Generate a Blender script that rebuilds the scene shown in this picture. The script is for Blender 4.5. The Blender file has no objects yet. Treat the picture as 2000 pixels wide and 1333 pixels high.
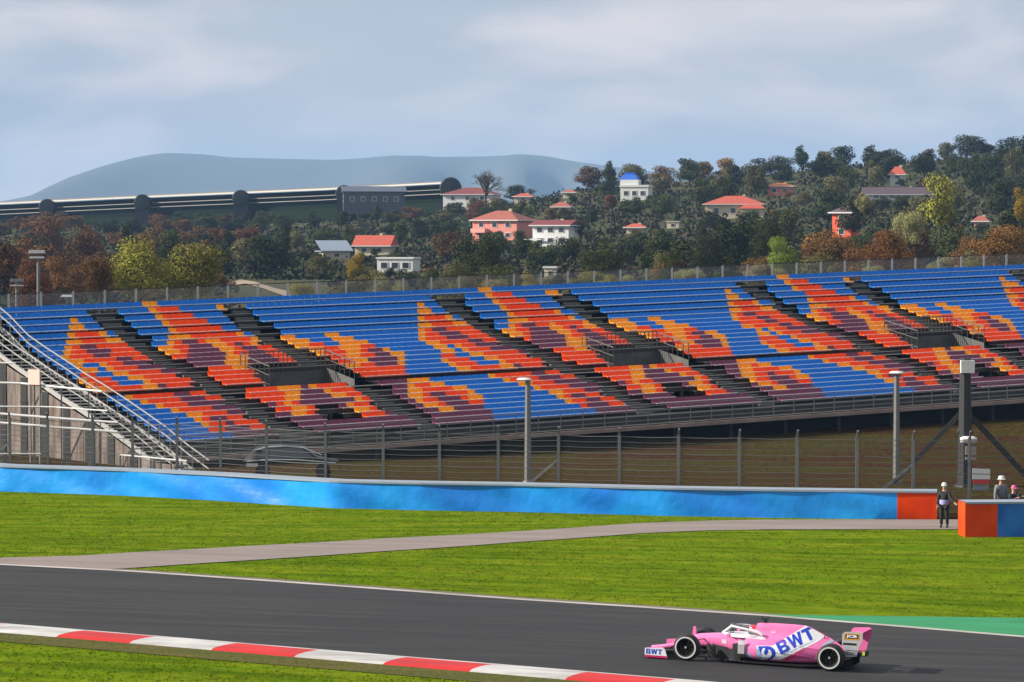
import bpy, bmesh, math, random
from mathutils import Vector, Matrix
from mathutils.bvhtree import BVHTree
R = math.radians
random.seed(7)
scene = bpy.context.scene
col = scene.collection
# ------------------------------------------------------------ camera, world, sun, exposure
F, YH, H = 7000.0, 450.0, 10.6          # focal length in px of the 2000 px picture, eye level line, eye height
TILT = math.atan((666.5 - YH) / F)
cd = bpy.data.cameras.new('camera'); cam = bpy.data.objects.new('camera', cd); col.objects.link(cam)
cam.location = (0, 0, H); cam.rotation_euler = (R(90) - TILT, 0, 0)
cd.sensor_width = 36; cd.lens = F / 2000 * 36; cd.clip_start = 1; cd.clip_end = 40000
scene.camera = cam
SUN_EL = R(29); SUN_DIR = Vector((-math.cos(SUN_EL) * math.cos(R(2)), -math.cos(SUN_EL) * math.sin(R(2)), math.sin(SUN_EL)))
sl = bpy.data.lights.new('sun', 'SUN'); sl.energy = 5.0; sl.angle = R(0.6); sl.color = (1, .93, .82)
so = bpy.data.objects.new('sun', sl); col.objects.link(so); so.rotation_euler = SUN_DIR.to_track_quat('Z', 'Y').to_euler()
w = bpy.data.worlds.new('World'); scene.world = w; w.use_nodes = True
N = w.node_tree.nodes; L = w.node_tree.links
for n in list(N): N.remove(n)
def wn(t, **k):
    n = N.new(t)
    for a, b in k.items(): setattr(n, a, b)
    return n
out = wn('ShaderNodeOutputWorld'); bg = wn('ShaderNodeBackground'); L.new(bg.outputs[0], out.inputs[0])
sky = wn('ShaderNodeTexSky', sky_type='NISHITA', sun_disc=False, sun_elevation=SUN_EL,
         sun_rotation=math.atan2(SUN_DIR.x, SUN_DIR.y), dust_density=2.0, air_density=1.0)
bg.inputs[1].default_value = 0.10
tc = wn('ShaderNodeTexCoord'); mp = wn('ShaderNodeMapping'); mp.inputs['Scale'].default_value = (1, 1, 3.2)
L.new(tc.outputs['Generated'], mp.inputs[0])
def ramp(nn, a, b, c0, c1):
    r = nn.new('ShaderNodeValToRGB'); e = r.color_ramp.elements
    e[0].position = a; e[0].color = c0; e[1].position = b; e[1].color = c1
    return r
ns = wn('ShaderNodeTexNoise'); ns.inputs['Scale'].default_value = 13; ns.inputs['Detail'].default_value = 5; ns.inputs['Roughness'].default_value = .5
ns.inputs['Distortion'].default_value = .3
L.new(mp.outputs[0], ns.inputs[0])
rp = ramp(N, .46, .68, (0, 0, 0, 1), (1, 1, 1, 1)); L.new(ns.outputs[0], rp.inputs[0])
ns2 = wn('ShaderNodeTexNoise'); ns2.inputs['Scale'].default_value = 5; ns2.inputs['Detail'].default_value = 3
L.new(mp.outputs[0], ns2.inputs[0])
rp2 = ramp(N, .38, .64, (2.75, 3.1, 3.75, 1), (3.55, 3.65, 4.0, 1)); L.new(ns2.outputs[0], rp2.inputs[0])
mx0 = wn('ShaderNodeMixRGB'); mx0.inputs[0].default_value = .9            # thin high overcast veil over the clear sky
L.new(sky.outputs[0], mx0.inputs[1]); L.new(rp2.outputs[0], mx0.inputs[2])
mx = wn('ShaderNodeMixRGB'); L.new(rp.outputs[0], mx.inputs[0]); L.new(mx0.outputs[0], mx.inputs[1]); mx.inputs[2].default_value = (5.0, 4.6, 4.5, 1)
L.new(mx.outputs[0], bg.inputs[0])
scene.view_settings.view_transform = 'Standard'; scene.view_settings.look = 'None'
scene.view_settings.exposure = 0.72; scene.view_settings.gamma = 1
scene.render.engine = 'CYCLES'
scene.cycles.max_bounces = 6; scene.cycles.transparent_max_bounces = 16; scene.cycles.volume_bounces = 0

# ------------------------------------------------------------ helpers
ct, st = math.cos(TILT), math.sin(TILT)
def ray(px, py):
    u, v = (px - 1000) / F, (666.5 - py) / F
    return Vector((u, ct + v * st, -st + v * ct))
def at(px, py, Y):
    d = ray(px, py); t = Y / d.y
    return Vector((d.x * t, Y, H + d.z * t))
def lerp(a, b, t): return a + (b - a) * t
def clamp(x, a=0., b=1.): return max(a, min(b, x))
def ss(x): x = clamp(x); return x * x * (3 - 2 * x)
def interp(pts, x):
    if x <= pts[0][0]: return pts[0][1]
    for (a, b), (c, d) in zip(pts, pts[1:]):
        if x <= c: return lerp(b, d, (x - a) / (c - a))
    return pts[-1][1]
CREST = [(-1500, 470), (0, 447), (450, 440), (700, 432), (900, 415), (1000, 398), (1200, 362), (1400, 352), (1600, 332), (1850, 312), (2000, 308), (3500, 290)]
def g(X, Y):
    """height of the land"""
    z = -.035 * (clamp(X, -60, 60) - 6) * (1 - ss((Y - 104) / 26))
    z += -1.7 * ss((Y - 146) / 40) + .8 * ss((Y - 195) / 25)
    if Y > 250:
        u = clamp(1000 + 7000 * X / Y, -1500, 3500)
        Yc = min(Y, 1000)
        p = clamp((Yc - 270) / 730) ** .8
        y = lerp(648, interp(CREST, u), p)
        zh = H - (y - 450) * Yc / 7000
        if Y > 1000: zh = lerp(zh, -2, ss((Y - 1000) / 1300))
        z = lerp(z, zh, ss((Y - 250) / 30))
    return z
def gpt(px, py, off=0.0):
    d = ray(px, py); t = 60.0
    for i in range(6000):
        p = Vector((0, 0, H)) + d * t
        if p.z <= g(p.x, p.y): break
        t += .5 if t < 260 else 3
    a, b = t - 3.0, t
    for i in range(24):
        m = (a + b) / 2; p = Vector((0, 0, H)) + d * m
        if p.z <= g(p.x, p.y): b = m
        else: a = m
    p = Vector((0, 0, H)) + d * b
    return Vector((p.x, p.y, g(p.x, p.y) + off))
_mc = {}
def mat(name, color, rough=.7, metal=0., noise=None, bump=None, spec=.5, coat=0., alpha=None, obj_var=0., emit=None):
    """noise = (scale, other colour, amount, stretch xyz); bump = (scale, strength)"""
    if name in _mc: return _mc[name]
    m = bpy.data.materials.new(name); m.use_nodes = True; _mc[name] = m
    nt = m.node_tree; b = nt.nodes['Principled BSDF']
    b.inputs['Base Color'].default_value = (*color, 1); b.inputs['Roughness'].default_value = rough
    b.inputs['Metallic'].default_value = metal; b.inputs['Specular IOR Level'].default_value = spec
    b.inputs['Coat Weight'].default_value = coat
    if alpha is not None: b.inputs['Alpha'].default_value = alpha
    if emit: b.inputs['Emission Color'].default_value = (*emit, 1); b.inputs['Emission Strength'].default_value = 1
    t = nt.nodes.new('ShaderNodeTexCoord'); last = None
    if noise is None and obj_var == 0: noise = (6, tuple(c * .82 for c in color), .6, (1, 1, 1))
    if noise:
        mpn = nt.nodes.new('ShaderNodeMapping'); mpn.inputs['Scale'].default_value = noise[3]
        if len(noise) > 4: mpn.inputs['Rotation'].default_value = (0, 0, noise[4])
        nn = nt.nodes.new('ShaderNodeTexNoise'); nn.inputs['Scale'].default_value = noise[0]; nn.inputs['Detail'].default_value = 7
        nt.links.new(t.outputs['Object'], mpn.inputs[0]); nt.links.new(mpn.outputs[0], nn.inputs[0])
        r = ramp(nt.nodes, .35, .65, (0, 0, 0, 1), (1, 1, 1, 1)); nt.links.new(nn.outputs[0], r.inputs[0])
        mm = nt.nodes.new('ShaderNodeMath'); mm.operation = 'MULTIPLY'; mm.inputs[1].default_value = noise[2]
        nt.links.new(r.outputs[0], mm.inputs[0])
        x = nt.nodes.new('ShaderNodeMixRGB'); x.inputs[1].default_value = (*color, 1); x.inputs[2].default_value = (*noise[1], 1)
        nt.links.new(mm.outputs[0], x.inputs[0]); last = x.outputs[0]
    if obj_var:
        oi = nt.nodes.new('ShaderNodeObjectInfo'); hs = nt.nodes.new('ShaderNodeHueSaturation')
        if last: nt.links.new(last, hs.inputs['Color'])
        else: hs.inputs['Color'].default_value = (*color, 1)
        mr = nt.nodes.new('ShaderNodeMapRange'); mr.inputs[3].default_value = 1 - obj_var; mr.inputs[4].default_value = 1 + obj_var
        nt.links.new(oi.outputs['Random'], mr.inputs[0]); nt.links.new(mr.outputs[0], hs.inputs['Value'])
        mr2 = nt.nodes.new('ShaderNodeMapRange'); mr2.inputs[3].default_value = .5 - obj_var * .07; mr2.inputs[4].default_value = .5 + obj_var * .07
        w2 = nt.nodes.new('ShaderNodeMath'); w2.operation = 'FRACT'; w3 = nt.nodes.new('ShaderNodeMath'); w3.operation = 'MULTIPLY'; w3.inputs[1].default_value = 37.7
        nt.links.new(oi.outputs['Random'], w3.inputs[0]); nt.links.new(w3.outputs[0], w2.inputs[0]); nt.links.new(w2.outputs[0], mr2.inputs[0])
        nt.links.new(mr2.outputs[0], hs.inputs['Hue']); last = hs.outputs[0]
    if last: nt.links.new(last, b.inputs['Base Color'])
    if bump:
        nb = nt.nodes.new('ShaderNodeTexNoise'); nb.inputs['Scale'].default_value = bump[0]; nb.inputs['Detail'].default_value = 4
        bb = nt.nodes.new('ShaderNodeBump'); bb.inputs['Strength'].default_value = bump[1]; bb.inputs['Distance'].default_value = bump[2] if len(bump) > 2 else .05
        nt.links.new(t.outputs['Object'], nb.inputs[0]); nt.links.new(nb.outputs[0], bb.inputs['Height']); nt.links.new(bb.outputs[0], b.inputs['Normal'])
    return m
class MB:
    def __init__(s): s.v = []; s.f = []; s.m = []
    def face(s, pts, mi=0):
        k = len(s.v); s.v += [tuple(p) for p in pts]; s.f.append(tuple(range(k, k + len(pts)))); s.m.append(mi)
    def box(s, c, d, mi=0, M=None, top=1.0):
        x, y, z = d[0] / 2, d[1] / 2, d[2] / 2; k = len(s.v)
        for sz in (-1, 1):
            q = top if sz > 0 else 1
            for sx, sy in ((-1, -1), (1, -1), (1, 1), (-1, 1)):
                p = Vector((sx * x * q, sy * y * q, sz * z))
                if M: p = M @ p
                s.v.append(tuple(p + Vector(c)))
        for f in ((0, 3, 2, 1), (4, 5, 6, 7), (0, 1, 5, 4), (1, 2, 6, 5), (2, 3, 7, 6), (3, 0, 4, 7)):
            s.f.append(tuple(k + i for i in f)); s.m.append(mi)
    def bar(s, a, b, wd, h=None, mi=0, n=4):
        a, b = Vector(a), Vector(b); h = h or wd; d = (b - a)
        if d.length < 1e-6: return
        d.normalize(); up = Vector((0, 0, 1)) if abs(d.z) < .95 else Vector((1, 0, 0))
        sx = d.cross(up).normalized(); u = sx.cross(d); k = len(s.v)
        for p in (a, b):
            for i in range(n):
                an = 2 * math.pi * (i + .5) / n; q = math.sqrt(2) if n == 4 else 1
                s.v.append(tuple(p + sx * math.cos(an) * wd / 2 * q + u * math.sin(an) * h / 2 * q))
        for i in range(n):
            j = (i + 1) % n; s.f.append((k + i, k + j, k + n + j, k + n + i)); s.m.append(mi)
        s.f.append(tuple(k + i for i in reversed(range(n)))); s.f.append(tuple(k + n + i for i in range(n))); s.m += [mi, mi]
    def tube(s, pts, r, n=6, mi=0):
        for a, b in zip(pts, pts[1:]): s.bar(a, b, r * 2, mi=mi, n=n)
    def lathe(s, prof, axis='Z', n=28, c=(0, 0, 0), mi=0, cap=False):
        k = len(s.v); m = len(prof)
        for i in range(n):
            a = 2 * math.pi * i / n
            for r, h in prof:
                x, y = r * math.cos(a), r * math.sin(a)
                p = (x, y, h) if axis == 'Z' else ((x, h, y) if axis == 'Y' else (h, x, y))
                s.v.append((p[0] + c[0], p[1] + c[1], p[2] + c[2]))
        for i in range(n):
            j = (i + 1) % n
            for q in range(m - 1):
                s.f.append((k + i * m + q, k + j * m + q, k + j * m + q + 1, k + i * m + q + 1)); s.m.append(mi)
    def grid(s, rows, mi=0):
        k = len(s.v); nr, nc = len(rows), len(rows[0])
        for r in rows: s.v += [tuple(p) for p in r]
        for i in range(nr - 1):
            for j in range(nc - 1):
                a = k + i * nc + j; s.f.append((a, a + 1, a + nc + 1, a + nc)); s.m.append(mi)
    def build(s, name, mats, parent=None, smooth=False, loc=None):
        me = bpy.data.meshes.new(name); me.from_pydata(s.v, [], s.f); mats = [] if mats is None else mats
        for m in (mats if isinstance(mats, (list, tuple)) else [mats]): me.materials.append(m)
        me.polygons.foreach_set('material_index', s.m)
        if smooth: me.polygons.foreach_set('use_smooth', [True] * len(s.f))
        me.update()
        o = bpy.data.objects.new(name, me); col.objects.link(o)
        if parent: o.parent = parent
        if loc is not None: o.location = loc
        return o
def tag(o, label=None, cat=None, group=None, kind=None):
    if label: o['label'] = label
    if cat: o['category'] = cat
    if group: o['group'] = group
    if kind: o['kind'] = kind
    return o
def empty(name, loc=(0, 0, 0), rz=0, label=None, cat=None, group=None):
    o = bpy.data.objects.new(name, None); col.objects.link(o); o.location = loc; o.rotation_euler = (0, 0, rz)
    o.empty_display_size = .2
    return tag(o, label, cat, group)
def copy_tree(o, parent=None):
    c = o.copy(); col.objects.link(c)
    if parent: c.parent = parent
    for ch in o.children: copy_tree(ch, c)
    return c

# ------------------------------------------------------------ land
GRASS = mat('grass', (.098, .168, .006), .95, noise=(.3, (.150, .185, .010), 1, (1, 2.2, 1), R(-15)), bump=(.9, .6, .35), spec=0)
def grassify(m):
    nt = m.node_tree; b = nt.nodes['Principled BSDF']; src = b.inputs['Base Color'].links[0].from_socket
    t = nt.nodes.new('ShaderNodeTexCoord'); mpn = nt.nodes.new('ShaderNodeMapping'); mpn.inputs['Scale'].default_value = (.13, .8, 1); mpn.inputs['Rotation'].default_value = (0, 0, R(8))
    n2 = nt.nodes.new('ShaderNodeTexNoise'); n2.inputs['Scale'].default_value = 1.5; n2.inputs['Detail'].default_value = 5; n2.inputs['Roughness'].default_value = .6
    nt.links.new(t.outputs['Object'], mpn.inputs[0]); nt.links.new(mpn.outputs[0], n2.inputs[0])
    r = ramp(nt.nodes, .42, .66, (0, 0, 0, 1), (1, 1, 1, 1)); nt.links.new(n2.outputs[0], r.inputs[0])
    x = nt.nodes.new('ShaderNodeMixRGB'); nt.links.new(r.outputs[0], x.inputs[0]); nt.links.new(src, x.inputs[1]); x.inputs[2].default_value = (.055, .100, .004, 1)
    nt.links.new(x.outputs[0], b.inputs['Base Color'])
grassify(GRASS)
BANK = mat('bank_soil', (.050, .022, .013), .95, noise=(.22, (.046, .050, .010), .75, (.6, 2.2, 1)), bump=(2.5, 1, .3), spec=0)
HILL = mat('hill_scrub', (.075, .068, .030), .95, noise=(.03, (.035, .045, .016), 1, (1, 1, 1)), bump=(.6, 1, .6), spec=.1)
def land(name, Ys, Xf, m, zo=0.0):
    b = MB(); rows = []
    for Y in Ys:
        xs = Xf(Y); rows.append([(x, Y, g(x, Y) + zo) for x in xs])
    b.grid(rows); o = b.build(name, m, smooth=True); return tag(o, kind='structure')
def lin(a, b, n): return [a + (b - a) * i / (n - 1) for i in range(n)]
BAR = [(-600, 925), (-250, 944), (0, 960), (120, 964), (250, 969), (345, 974), (435, 979), (540, 986), (650, 993), (820, 997), (1000, 1000), (1150, 1004), (1300, 1008), (1500, 1011.5), (1680, 1014), (1830, 1015.5)]
BARW = [gpt(x, y) for x, y in BAR]
def barY(X):
    pts = [(p.x, p.y) for p in BARW]
    return interp(pts, X) if X < pts[-1][0] else pts[-1][1]
land('ground', lin(20, 135, 116) + [136, 138, 141, 145], lambda Y: [x for x in lin(-75, 75, 151)], GRASS)
land('bank', [144.9] + lin(148, 258, 56), lambda Y: lin(-190, 190, 96), BANK)
land('hillside', lin(257.5, 420, 34) + lin(440, 1000, 29) + lin(1060, 2400, 14), lambda Y: [u * Y / 7000 for u in lin(-2700, 2700, 73)], HILL)
b = MB(); b.grid([[(x, y, -2.4) for x in lin(-9000, 9000, 20)] for y in [-300, 10, 600, 2300, 4000, 7000, 9500, 13000]])
tag(b.build('plain', mat('far_plain', (.07, .08, .04), .95, noise=(.004, (.1, .09, .06), .8, (1, 1, 1)))), kind='structure')
# mountain ridge far behind
RID = [(-2600, 432), (-900, 428), (-350, 420), (-60, 408), (50, 393), (130, 366), (200, 340), (250, 318), (290, 303), (330, 299), (400, 302), (450, 308), (560, 311), (650, 313), (700, 310), (770, 304), (850, 307), (950, 306), (1020, 303), (1060, 304), (1110, 314), (1190, 326), (1400, 350), (1800, 372), (2600, 400), (4500, 425)]
b = MB(); rows = []; us = lin(-2600, 4500, 285)
rr = random.Random(3)
jit = [[rr.uniform(-1, 1) for _ in us] for _ in range(14)]
for i, (Yd, fr) in enumerate([(6200, -.04), (6600, .08), (7000, .2), (7400, .33), (7800, .47), (8200, .62), (8600, .76), (8900, .88), (9200, .97), (9400, 1.0), (9900, .85), (10800, .4), (11500, -.04)]):
    row = []
    for j, u in enumerate(us):
        top = 10.6 + (450 - interp(RID, u)) * 9400 / 7000
        sp = .5 + .5 * math.sin(u * .021 + math.sin(u * .006) * 3)
        z = top * clamp(fr + (sp - .5) * .3 * math.sin(math.pi * clamp(fr)), -.05, 1) + jit[i][j] * 1.2 * (fr < 1 and fr > 0)
        row.append(((u - 1000) / 7000 * 9400 * (.8 + .2 * Yd / 9400), Yd, z - 2.4 * (fr < 0)))
    rows.append(row)
b.grid(rows)
tag(b.build('mountain', mat('mountain_scrub', (.058, .072, .064), .95, noise=(.006, (.072, .080, .070), .8, (1, 1, 1))), smooth=True), kind='structure')

# ------------------------------------------------------------ track
def resample(P, n):
    d = [0]
    for a, c in zip(P, P[1:]): d.append(d[-1] + (c - a).length)
    out_ = []
    for i in range(n):
        s_ = d[-1] * i / (n - 1)
        for k in range(len(P) - 1):
            if s_ <= d[k + 1] or k == len(P) - 2:
                out_.append(P[k].lerp(P[k + 1], (s_ - d[k]) / max(1e-9, d[k + 1] - d[k]))); break
    return out_
def strip(name, A, B_, m, off, nl=160, nw=6, kind='structure', crown=0):
    A = resample(A, nl); B_ = resample(B_, nl); b = MB()
    b.grid([[Vector((p.x, p.y, g(p.x, p.y) + off + crown * math.sin(math.pi * j / (nw - 1)))) for j in range(nw) for p in [a.lerp(c, j / (nw - 1))]] for a, c in zip(A, B_)])
    return tag(b.build(name, m, smooth=True), kind=kind)
def shift(P, d):                       # offset a ground polyline sideways, away from the camera for d > 0
    o = []
    for i, p in enumerate(P):
        q = P[min(i + 1, len(P) - 1)] - P[max(i - 1, 0)]; q.z = 0; q.normalize()
        n = Vector((-q.y, q.x, 0)); n = n if n.y > 0 else -n
        o.append(p + n * (d if not callable(d) else d(p)))
    return o
farpx = [(-700, 1060), (-300, 1084), (0, 1103), (270, 1117), (500, 1133), (750, 1151), (1000, 1170), (1250, 1186), (1500, 1203), (1750, 1223), (2000, 1244), (2300, 1270), (2700, 1306)]
nearpx = [(-500, 1180), (-200, 1204.5), (0, 1221), (300, 1245.5), (600, 1270.5), (1000, 1303.5), (1320, 1330), (1800, 1370), (2400, 1421)]
FAR = [gpt(*p) for p in farpx]; NEAR = [gpt(*p) for p in nearpx]
tdir = (FAR[8] - FAR[3]).normalized(); TANG = math.atan2(tdir.y, tdir.x)
ASP = mat('asphalt', (.021, .021, .0215), .8, noise=(1.1, (.0125, .0125, .013), .85, (.07, 1.0, 1), -TANG), bump=(60, .35, .02), spec=.35)
def asph(m):
    nt = m.node_tree; b = nt.nodes['Principled BSDF']; src = b.inputs['Base Color'].links[0].from_socket
    t = nt.nodes.new('ShaderNodeTexCoord'); mpn = nt.nodes.new('ShaderNodeMapping'); mpn.inputs['Scale'].default_value = (.035, 1, 1); mpn.inputs['Rotation'].default_value = (0, 0, -TANG)
    n2 = nt.nodes.new('ShaderNodeTexNoise'); n2.inputs['Scale'].default_value = 3.4; n2.inputs['Detail'].default_value = 6
    nt.links.new(t.outputs['Object'], mpn.inputs[0]); nt.links.new(mpn.outputs[0], n2.inputs[0])
    r = ramp(nt.nodes, .5, .72, (0, 0, 0, 1), (.8, .8, .8, 1)); nt.links.new(n2.outputs[0], r.inputs[0])
    x = nt.nodes.new('ShaderNodeMixRGB'); nt.links.new(r.outputs[0], x.inputs[0]); nt.links.new(src, x.inputs[1]); x.inputs[2].default_value = (.045, .043, .041, 1)
    n3 = nt.nodes.new('ShaderNodeTexNoise'); n3.inputs['Scale'].default_value = 45; nt.links.new(t.outputs['Object'], n3.inputs[0])
    r3 = ramp(nt.nodes, .35, .7, (.75, .75, .75, 1), (1.3, 1.3, 1.3, 1)); nt.links.new(n3.outputs[0], r3.inputs[0])
    y = nt.nodes.new('ShaderNodeMixRGB'); y.blend_type = 'MULTIPLY'; y.inputs[0].default_value = 1; nt.links.new(x.outputs[0], y.inputs[1]); nt.links.new(r3.outputs[0], y.inputs[2])
    nt.links.new(y.outputs[0], b.inputs['Base Color'])
asph(ASP)
WHITE = mat('road_paint_white', (.56, .55, .53), .7, noise=(1.6, (.27, .255, .24), .8, (.35, 1, 1)))
WLINE = mat('edge_line_white', (.50, .45, .43), .7, noise=(2, (.26, .23, .2), .8, (.3, 1, 1)))
REDP = mat('road_paint_red', (.60, .008, .006), .65, noise=(1.6, (.36, .008, .008), .8, (.35, 1, 1)))
GREENP = mat('road_paint_green', (.012, .24, .085), .75, noise=(2, (.008, .17, .06), .8, (.2, 1, 1)))
CONC = mat('service_road_concrete', (.235, .19, .17), .85, noise=(.8, (.17, .135, .115), .8, (.3, 1, 1)), bump=(20, .4, .03))
DUST = mat('dusty_edge', (.15, .12, .085), .95, noise=(1.5, (.07, .08, .02), .8, (.4, 1, 1)))
DRYG = mat('dry_verge', (.10, .085, .018), .95, noise=(1.4, (.06, .07, .01), .9, (.3, 1, 1)), bump=(6, .8, .08), spec=.15)
strip('track', FAR, shift(NEAR, 0), ASP, .02, nw=14)
strip('track_edge_line', FAR, shift(FAR, -.36), WLINE, .026, nw=2)
strip('track_edge_line', shift(NEAR, .02), shift(NEAR, .20), WHITE, .026, nw=2)
strip('track_shoulder', shift(FAR, .0), shift(FAR, .55), DUST, .012, nw=3)
# green painted run-off at the right
gl = [(1470, 1201), (1560, 1202.5), (1750, 1205), (2000, 1208), (2300, 1213), (2700, 1222)]
gb = [gpt(x, interp(farpx, x) - .3) for x, _ in gl]
strip('painted_runoff', [gpt(x, y) for x, y in gl], gb, GREENP, .016, nw=5, nl=80)
# kerb in alternating blocks
A = resample(NEAR, 400); Bk = resample(shift(NEAR, lambda p: -1.55), 400)
blocks = [x_ + 20 for x_ in (-520, -350, -190, -162, -12, 142, 284, 446, 602, 776, 944, 1130, 1300, 1480, 1650, 1830, 2010, 2200, 2380)]
kb = MB(); nw = 6
def pxof(p):
    d = Vector(p) - Vector((0, 0, H)); y = d.y * ct - d.z * st; z = d.y * st + d.z * ct
    return 1000 + F * d.x / y, 666.5 - F * z / y
for a, a2, c, c2 in zip(A, A[1:], Bk, Bk[1:]):
    m_ = (a + a2) / 2; x_ = pxof(m_)[0]; k = sum(1 for q in blocks if x_ > q); mi = k % 2
    prev = None
    for j in range(nw + 1):
        t = j / nw; hgt = .03 + .028 * math.sin(math.pi * clamp(t * .95 + .05)) if t < 1 else -.02
        p, q = a.lerp(c, t), a2.lerp(c2, t)
        p = Vector((p.x, p.y, g(p.x, p.y) + hgt)); q = Vector((q.x, q.y, g(q.x, q.y) + hgt))
        if prev: kb.face([prev[0], p, q, prev[1]], mi)
        prev = (p, q)
tag(kb.build('kerb', [REDP, WHITE]), kind='structure')
strip('dry_verge', Bk[::10], shift(Bk[::10], lambda p: -1.6), DRYG, .015, nw=4)
# pale service road running from the track to the gap in the barrier
top = [(-700, 1062), (-250, 1086), (0, 1091), (150, 1087), (300, 1078), (500, 1067), (750, 1053), (1000, 1040), (1250, 1023), (1380, 1018.5), (1500, 1016.5), (1700, 1016), (1850, 1016), (1910, 1016)]
bot = [(-700, 1063), (-250, 1088), (0, 1102.5), (210, 1114), (300, 1108), (500, 1095), (750, 1078), (1000, 1061), (1250, 1043), (1380, 1037.5), (1500, 1035.5), (1700, 1035), (1850, 1035), (1910, 1035)]
T_ = [gpt(*p) for p in top]; B2 = [gpt(*p) for p in bot]; b = MB(); rows = []
for i in range(len(T_) - 1):
    for k in range(12):
        t = k / 12; a = T_[i].lerp(T_[i + 1], t); c = B2[i].lerp(B2[i + 1], t)
        rows.append([Vector((p.x, p.y, g(p.x, p.y) + .022)) for p in [a.lerp(c, j / 5) for j in range(6)]])
b.grid(rows); tag(b.build('service_road', CONC, smooth=True), kind='structure')
strip('earth_bank', [Vector((13.3, 145.2, 0)), Vector((60, 145.2, 0))], [Vector((13.3, 128.2, 0)), Vector((15.6, 126.6, 0)), Vector((60, 124.6, 0))], BANK, .014, nl=60, nw=24)
# grass tufts: real blades over the lawns (uncountable)
b = MB(); rg = random.Random(11)
FARpts = [(p.x, p.y) for p in FAR]; Tp = [(p.x, p.y) for p in T_]; Bp = [(p.x, p.y) for p in B2]; Np = [(p.x, p.y) for p in Bk[::8]]; Np.sort()
cnt = 0
while cnt < 16000:
    Y = rg.uniform(78, 160); X = rg.uniform(-1150, 1150) / 7000 * Y
    yf, yt, yb_, yn = interp(FARpts, X), interp(Tp, X), interp(Bp, X), interp(Np, X)
    if yn - .1 < Y < yf + .5: continue
    if yb_ - .05 < Y < yt + .05: continue
    if Y > barY(X) - .3: continue
    if pxof((X, Y, g(X, Y)))[0] > 1480 and Y < yf + 3.4: continue
    cnt += 1; z = g(X, Y)
    for k in range(4):
        an = rg.uniform(0, 6.28); h = rg.uniform(.015, .038); dx, dy = math.cos(an) * .02, math.sin(an) * .02; ox, oy = rg.uniform(-.12, .12), rg.uniform(-.12, .12)
        b.face([(X + ox - dx, Y + oy - dy, z), (X + ox + dx, Y + oy + dy, z), (X + ox + rg.uniform(-.05, .05), Y + oy + rg.uniform(-.05, .05), z + h)], 0 if rg.random() < .6 else 1)
tag(b.build('grass', [mat('grass_blade', (.105, .175, .006), .9, spec=0), mat('grass_blade_dry', (.135, .18, .01), .9, spec=0)]), kind='stuff', label='short mown grass blades covering the infield lawns', cat='grass')

# ------------------------------------------------------------ tyre barrier with painted conveyor belting
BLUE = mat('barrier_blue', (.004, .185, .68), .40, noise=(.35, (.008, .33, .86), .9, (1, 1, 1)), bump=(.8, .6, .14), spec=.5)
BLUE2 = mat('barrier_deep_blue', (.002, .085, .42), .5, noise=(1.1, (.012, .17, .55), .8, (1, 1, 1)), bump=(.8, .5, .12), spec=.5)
ORNG = mat('barrier_orange', (.78, .065, .001), .55, noise=(1.3, (.62, .035, .001), .8, (1, 1, 1)), bump=(.8, .5, .12), spec=.15)
CAPW = mat('barrier_cap', (.26, .31, .38), .5)
def barrier(path, name, label, segs, h=1.03, th=1.0, n=120, close=False):
    """path runs left to right on the ground; segs = [(end fraction, material)]"""
    P = resample(path, n); root = empty(name, P[0], label=label, cat='tyre barrier')
    Q = shift(P, th); rr_ = random.Random(5)
    wob = [[math.sin(i * .7 + k * 1.3) * .018 + math.sin(i * .23 + k * .8) * .025 for k in range(6)] for i in range(n)]
    z0 = P[0]
    s0 = 0
    for e, m in segs:
        s1 = int(e * (n - 1)); b = MB(); rows = []
        for i in range(s0, s1 + 1):
            p, q = P[i], Q[i]; nrm = (q - p).normalized(); row = []
            for k in range(6):
                row.append(p - nrm * wob[i][k] + Vector((0, 0, g(p.x, p.y) - p.z + h * k / 5 - .0)) - z0)
            rows.append(row)
        b.grid(rows)
        if s0 == 0 or close: pass
        for i, sgn in ((s0, 1), (s1, -1)):
            if i in (0, n - 1):
                a, c = P[i] - z0, Q[i] - z0; bz = g(P[i].x, P[i].y) - P[i].z
                b.grid([[a + Vector((0, 0, bz)), c + Vector((0, 0, bz))], [a + Vector((0, 0, bz + h)), c + Vector((0, 0, bz + h))]])
        b.build('belt_panel', m, root, smooth=True); s0 = s1
    b = MB(); rows = []
    for i in range(n):
        p, q = P[i], Q[i]; nrm = (q - p).normalized(); gz = g(p.x, p.y) - p.z
        prof = [(-.05, h - .05), (-.05, h + .02), (th + .05, h + .02), (th + .05, .0)]
        rows.append([p + nrm * a + Vector((0, 0, gz + c)) - z0 for a, c in prof])
    b.grid(rows); b.build('top_cover', CAPW, root)
    return root
_d = [0]
for a, c in zip(BARW, BARW[1:]): _d.append(_d[-1] + (c - a).length)
_p = gpt(1760, 1015); BFR = (_d[-2] + (_p - BARW[-2]).length) / _d[-1]
barrier(BARW, 'tyre_barrier', 'long curving tyre barrier faced in blue belting with an orange end beside the gap', [(BFR, BLUE), (1, ORNG)], n=220)
r0 = gpt(1885, 1049.5); r1 = gpt(1946, 1049); r2 = gpt(2000, 1048.5); r3 = gpt(2350, 1046)
pR = [r0, r1, r2, r3]
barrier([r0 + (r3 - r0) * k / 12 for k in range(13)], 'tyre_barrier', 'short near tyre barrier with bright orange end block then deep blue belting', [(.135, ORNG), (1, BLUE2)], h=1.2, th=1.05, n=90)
# orange end of the near barrier, turned to the sun: its left face
e0 = gpt(1846, 1047); q0 = shift(pR, 1.1)[0]

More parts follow.
